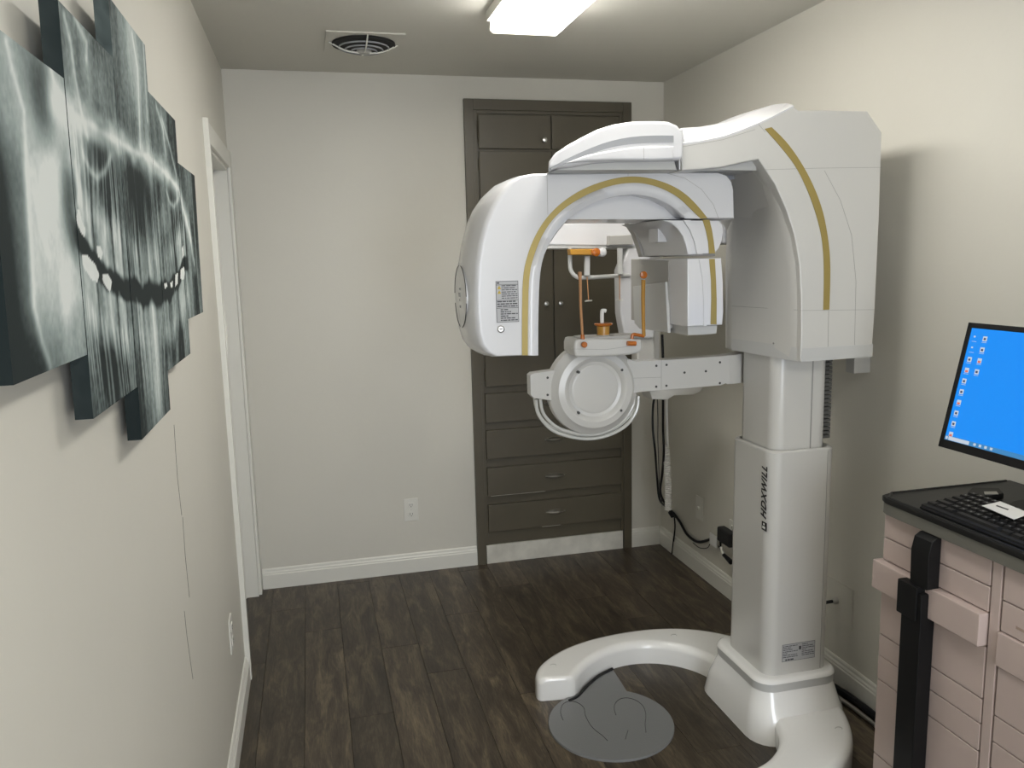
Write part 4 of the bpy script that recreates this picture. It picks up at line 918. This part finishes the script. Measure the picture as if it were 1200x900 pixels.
# floor cables beside the cart
cable([(1.655, 2.66, .016), (1.70, 2.55, .014), (1.745, 2.40, .014), (1.765, 2.25, .014), (1.765, 2.05, .014), (1.755, 1.85, .014)], .013, 'dark cable along the right baseboard behind the machine base', M_cable, None)
cable([(1.70, 2.42, .010), (1.722, 2.32, .010), (1.735, 2.2, .010), (1.735, 2.0, .010), (1.72, 1.93, .010)], .008, 'silvery grey cable lying beside the dark cable by the right baseboard', M_steel, None)
tag(obj('floor_plug', B((1.665, 1.86, 0), (1.71, 1.91, .028), .004), M_plate), 'small white plug on the floor between the machine base and the pink cart', 'plug')

# ================================================================ PINK CART
XF = 1.40; CY1 = 1.72; CY0 = .62
ct = thing('dental_cart', 'dusty pink metal drawer cart with a black worktop and locking bar, along right wall', 'cabinet', (1.60, 1.2, 0))
obj('carcass', B((XF + .016, CY0, .06), (XR - .006, CY1 - .004, .905), .004), M_pink, ct)
obj('gap_shade_sheet', B((XF + .010, CY0 + .004, .066), (XF + .0158, CY1 - .010, .903)), M_joint, ct)  # dark sheet behind the drawer fronts, paints the shade in their gaps
obj('plinth', B((XF + .05, CY0 + .02, 0), (XR - .02, CY1 - .04, .06)), M_blackm, ct)
tp_poly = [(XF - .018, CY0 - .02), (XF - .018, CY1 - .03), (XF - .008, CY1 - .006), (XF + .02, CY1 + .004), (XR - .003, CY1 + .004), (XR - .003, CY0 - .02)]
obj('edge_band', P([(XF - .014, CY0 - .018), (XF - .014, CY1 - .032), (XF - .006, CY1 - .010), (XF + .02, CY1), (XR - .004, CY1), (XR - .004, CY0 - .018)], 'z', .905, .936), M_rim, ct)
wt = obj('worktop', P(tp_poly, 'z', .934, .950, .003, .003, 2), M_top, ct)
bm = nb()   # raised lip around the top
lip = [(XF - .012, CY0 - .01, .949), (XF - .012, CY1 - .035, .949), (XF + .022, CY1 - .002, .949), (XR - .02, CY1 - .002, .949)]
tube(bm, lip, .0045, 8); obj('raised_lip', bm, M_top, wt)
def front(y0, y1, z0, z1, proud=0.0, bev=.0025): return obj('drawer_front', B((XF - proud, y0 + .0015, z0 + .0012), (XF + .0165, y1 - .0015, z1 - .0012), bev), M_pink, ct)
YM = 1.372
rowsL = [(.838, .904), (.778, .838), (.574, .699), (.514, .574), (.447, .514), (.234, .447), (.07, .234)]
for z0, z1 in rowsL: front(YM, CY1 - .008, z0, z1)
front(YM, CY1 + .004, .699, .778, .022, .004)
obj('divider', B((XF, YM - .028, .06), (XF + .016, YM - .003, .904), .002), M_pink, ct)
rowsR = [(.822, .900), (.752, .822), (.556, .672), (.494, .556), (.43, .494), (.234, .43), (.07, .234)]
for z0, z1 in rowsR: front(CY0, YM - .032, z0, z1)
front(CY0, YM - .030, .672, .752, .006, .003)
obj('scratch', B((XF - .0006, 1.25, .775), (XF + .001, 1.30, .781)), M_scuff, ct)
pr = [(XF - .034, .775), (XF - .036, .86), (XF - .028, .892), (XF - .012, .902), (XF - .001, .902), (XF - .001, .775)]
lk = obj('locking_bar', B((XF - .042, 1.522, .05), (XF - .001, 1.588, .762), .004), M_black, ct)
lk['label'] = 'black vertical locking bar'
obj('upper_catch', P(pr, 'y', 1.515, 1.573, .003, .003, 2), M_black, lk)
obj('hinge_step', B((XF - .046, 1.535, .690), (XF - .001, 1.600, .775), .003), M_black, lk)

# ---- things on the worktop
kb = thing('keyboard', 'black computer keyboard along the front edge of the worktop', 'keyboard', (1.47, 1.38, .95))
KX0, KX1, KY0, KY1 = 1.403, 1.552, 1.115, 1.592
bm = nb(); prism(bm, [(KX0, .951), (KX0, .961), (KX1, .975), (KX1, .951)], 'y', KY0, KY1, .003, .003, 2); obj('case', bm, M_blackm, kb)
obj('front_rim', B((KX0 - .008, KY0 - .01, .951), (KX0 + .004, KY1 - .005, .957), .002), M_black, kb)
keym = {}
def keym_get(w):
    k = round(w, 4)
    if k not in keym:
        t = bmesh.new(); bmesh.ops.create_cube(t, size=1)
        for v in t.verts:
            f = .82 if v.co.z > 0 else 1
            v.co = Vector((v.co.x * .0165 * f, v.co.y * w * f, v.co.z * .006))
        bmesh.ops.recalc_face_normals(t, faces=t.faces)
        me = bpy.data.meshes.new('key'); t.to_mesh(me); t.free(); me.materials.append(M_key); keym[k] = me
    return keym[k]
rowdef = [[1] * 15 + [.3] + [1] * 3 + [.3] + [1] * 3, [1] * 13 + [2] + [.3] + [1] * 3 + [.3] + [1] * 3, [1.5] + [1] * 12 + [1.5] + [.3] + [1] * 3 + [.3] + [1] * 3, [1.75] + [1] * 11 + [2.25] + [.3] + [-1] * 3 + [.3] + [1] * 3,
          [2.25] + [1] * 10 + [2.75] + [.3] + [-1, 1, -1] + [.3] + [1] * 3, [1.25] * 3 + [6.25] + [1.25] * 4 + [.3] + [1] * 3 + [.3] + [2, 1]]
pitch = (KY1 - KY0 - .014) / 21.6
leg_bm = nb()
for ri, row in enumerate(rowdef):
    x = KX1 - .015 - ri * .0232 * 1.0; z = .961 + (x - KX0) / (KX1 - KX0) * .014 + .003
    y = KY1 - .007
    for wv in row:
        w_ = abs(wv) * pitch
        if wv > 0 and wv != .3:
            o = bpy.data.objects.new('key', keym_get(w_ - .0022)); C.objects.link(o); o.parent = kb; o.location = Vector((x, y - w_ / 2, z)) - kb.location
            if wv == 1: box(leg_bm, (x - .002, y - w_ / 2 - .002, z + .0028), (x + .002, y - w_ / 2 + .001, z + .0033))
        y -= w_
lo_ = obj('key_legends', leg_bm, M_legend, kb); lo_['kind'] = 'stuff'
pc = thing('paper_card', 'small white card with a line of print lying on the back keys of the keyboard', 'card', (1.54, 1.47, .985))
cpts = [(1.463,1.472), (1.526,1.485), (1.517,1.395), (1.451,1.373)]
obj('sheet', P(cpts, 'z', .9850, .9862), M_paper, pc)
bm = nb(); ln = [(1.496,1.464), (1.496,1.431), (1.489,1.427), (1.489,1.46)]; prism(bm, ln, 'z', .9862, .9866); obj('print', bm, M_print, pc)
pd = thing('desk_gadget', 'small flat black device with silver strip beside the monitor foot', 'device', (1.60, 1.60, .95))
gp = [(1.563,1.621), (1.606,1.653), (1.667,1.625), (1.64,1.587), (1.593,1.58), (1.547,1.596)]
obj('body', P(gp, 'z', .951, .967, .002, .004, 2), M_black, pd)
obj('silver_strip', P([(1.601,1.608), (1.63,1.599), (1.617,1.58), (1.586,1.59)], 'z', .967, .9685), M_steel, pd)

# ---- monitor
mo = thing('computer_monitor', 'black computer monitor with a blue desktop, on the pink cart', 'monitor', (1.62, 1.36, .95))
bl = Vector((1.50, 1.654, 1.082)); tl = Vector((1.568, 1.654, 1.388)); V_ = (tl - bl); HH = V_.length; V_.normalize(); U_ = Vector((0.0, -1, 0)); U_ = (Vector((0.012, -1, 0))).normalized(); N_ = U_.cross(V_).normalized()
if N_.x > 0: N_ = -N_
WW = .555
MT = Matrix(((U_.x, V_.x, N_.x, bl.x), (U_.y, V_.y, N_.y, bl.y), (U_.z, V_.z, N_.z, bl.z), (0, 0, 0, 1)))
def mobj(name, bm, m, par): bmesh.ops.transform(bm, matrix=MT, verts=bm.verts); return obj(name, bm, m, par)
mobj('housing', B((0, 0, -.03), (WW, HH, -.001), .006), M_blackm, mo)
bz = nb(); bw_ = .013
box(bz, (0, 0, -.006), (WW, bw_ * 1.6, .002), .001); box(bz, (0, HH - bw_, -.006), (WW, HH, .002), .001); box(bz, (0, 0, -.006), (bw_, HH, .002), .001); box(bz, (WW - bw_, 0, -.006), (WW, HH, .002), .001)
mobj('bezel', bz, M_black, mo)
sc = mobj('screen', B((bw_, bw_ * 1.6, -.002), (WW - bw_, HH - bw_, .0)), M_screen, mo)
x0s, z0s, x1s, z1s = bw_, bw_ * 1.6, WW - bw_, HH - bw_
mobj('taskbar', B((x0s, z0s, 0), (x1s, z0s + .011, .0006)), M_task, sc)
bm = nb(); box(bm, (x0s + .012, z0s + .001, .0005), (x0s + .075, z0s + .010, .0010)); box(bm, (x0s + .003, z0s + .002, .0005), (x0s + .009, z0s + .009, .0010))
for k in range(4): box(bm, (x0s + .088 + k * .016, z0s + .003, .0005), (x0s + .095 + k * .016, z0s + .009, .0010))
mobj('taskbar_icons', bm, M_icon, sc)
la, da, ra_ = nb(), nb(), nb()
for c_, n_ in ((0, 10), (1, 4)):
    for k in range(n_):
        ix = x0s + .010 + c_ * .030; iz = z1s - .018 - k * .0268
        if c_ == 0 and k < 2:
            box(la, (ix + .002, iz - .004, 0), (ix + .007, iz, .0006))
        else:
            box(la, (ix, iz - .011, 0), (ix + .012, iz + .001, .0006))
            (box(da, (ix + .003, iz - .008, .0004), (ix + .009, iz - .003, .0009)) if (k + c_) % 3 else box(ra_, (ix + .002, iz - .010, .0004), (ix + .010, iz - .005, .0009)))
        box(la, (ix - .001, iz - .0145, 0), (ix + .013, iz - .0135, .0006))
mobj('desktop_icons', la, M_icon, sc); mobj('icon_glyphs', da, M_icond, sc); mobj('icon_marks', ra_, M_iconr, sc)
obj('stand_neck', T([(1.575, 1.376, 1.15), (1.66, 1.376, 1.12), (1.69, 1.376, 1.05), (1.70, 1.376, .96)], .022, 12, 4), M_blackm, mo)
obj('stand_foot', P(rrect(1.575, 1.74, 1.25, 1.535, .05), 'z', .951, .966, .002, .005, 2), M_black, mo)
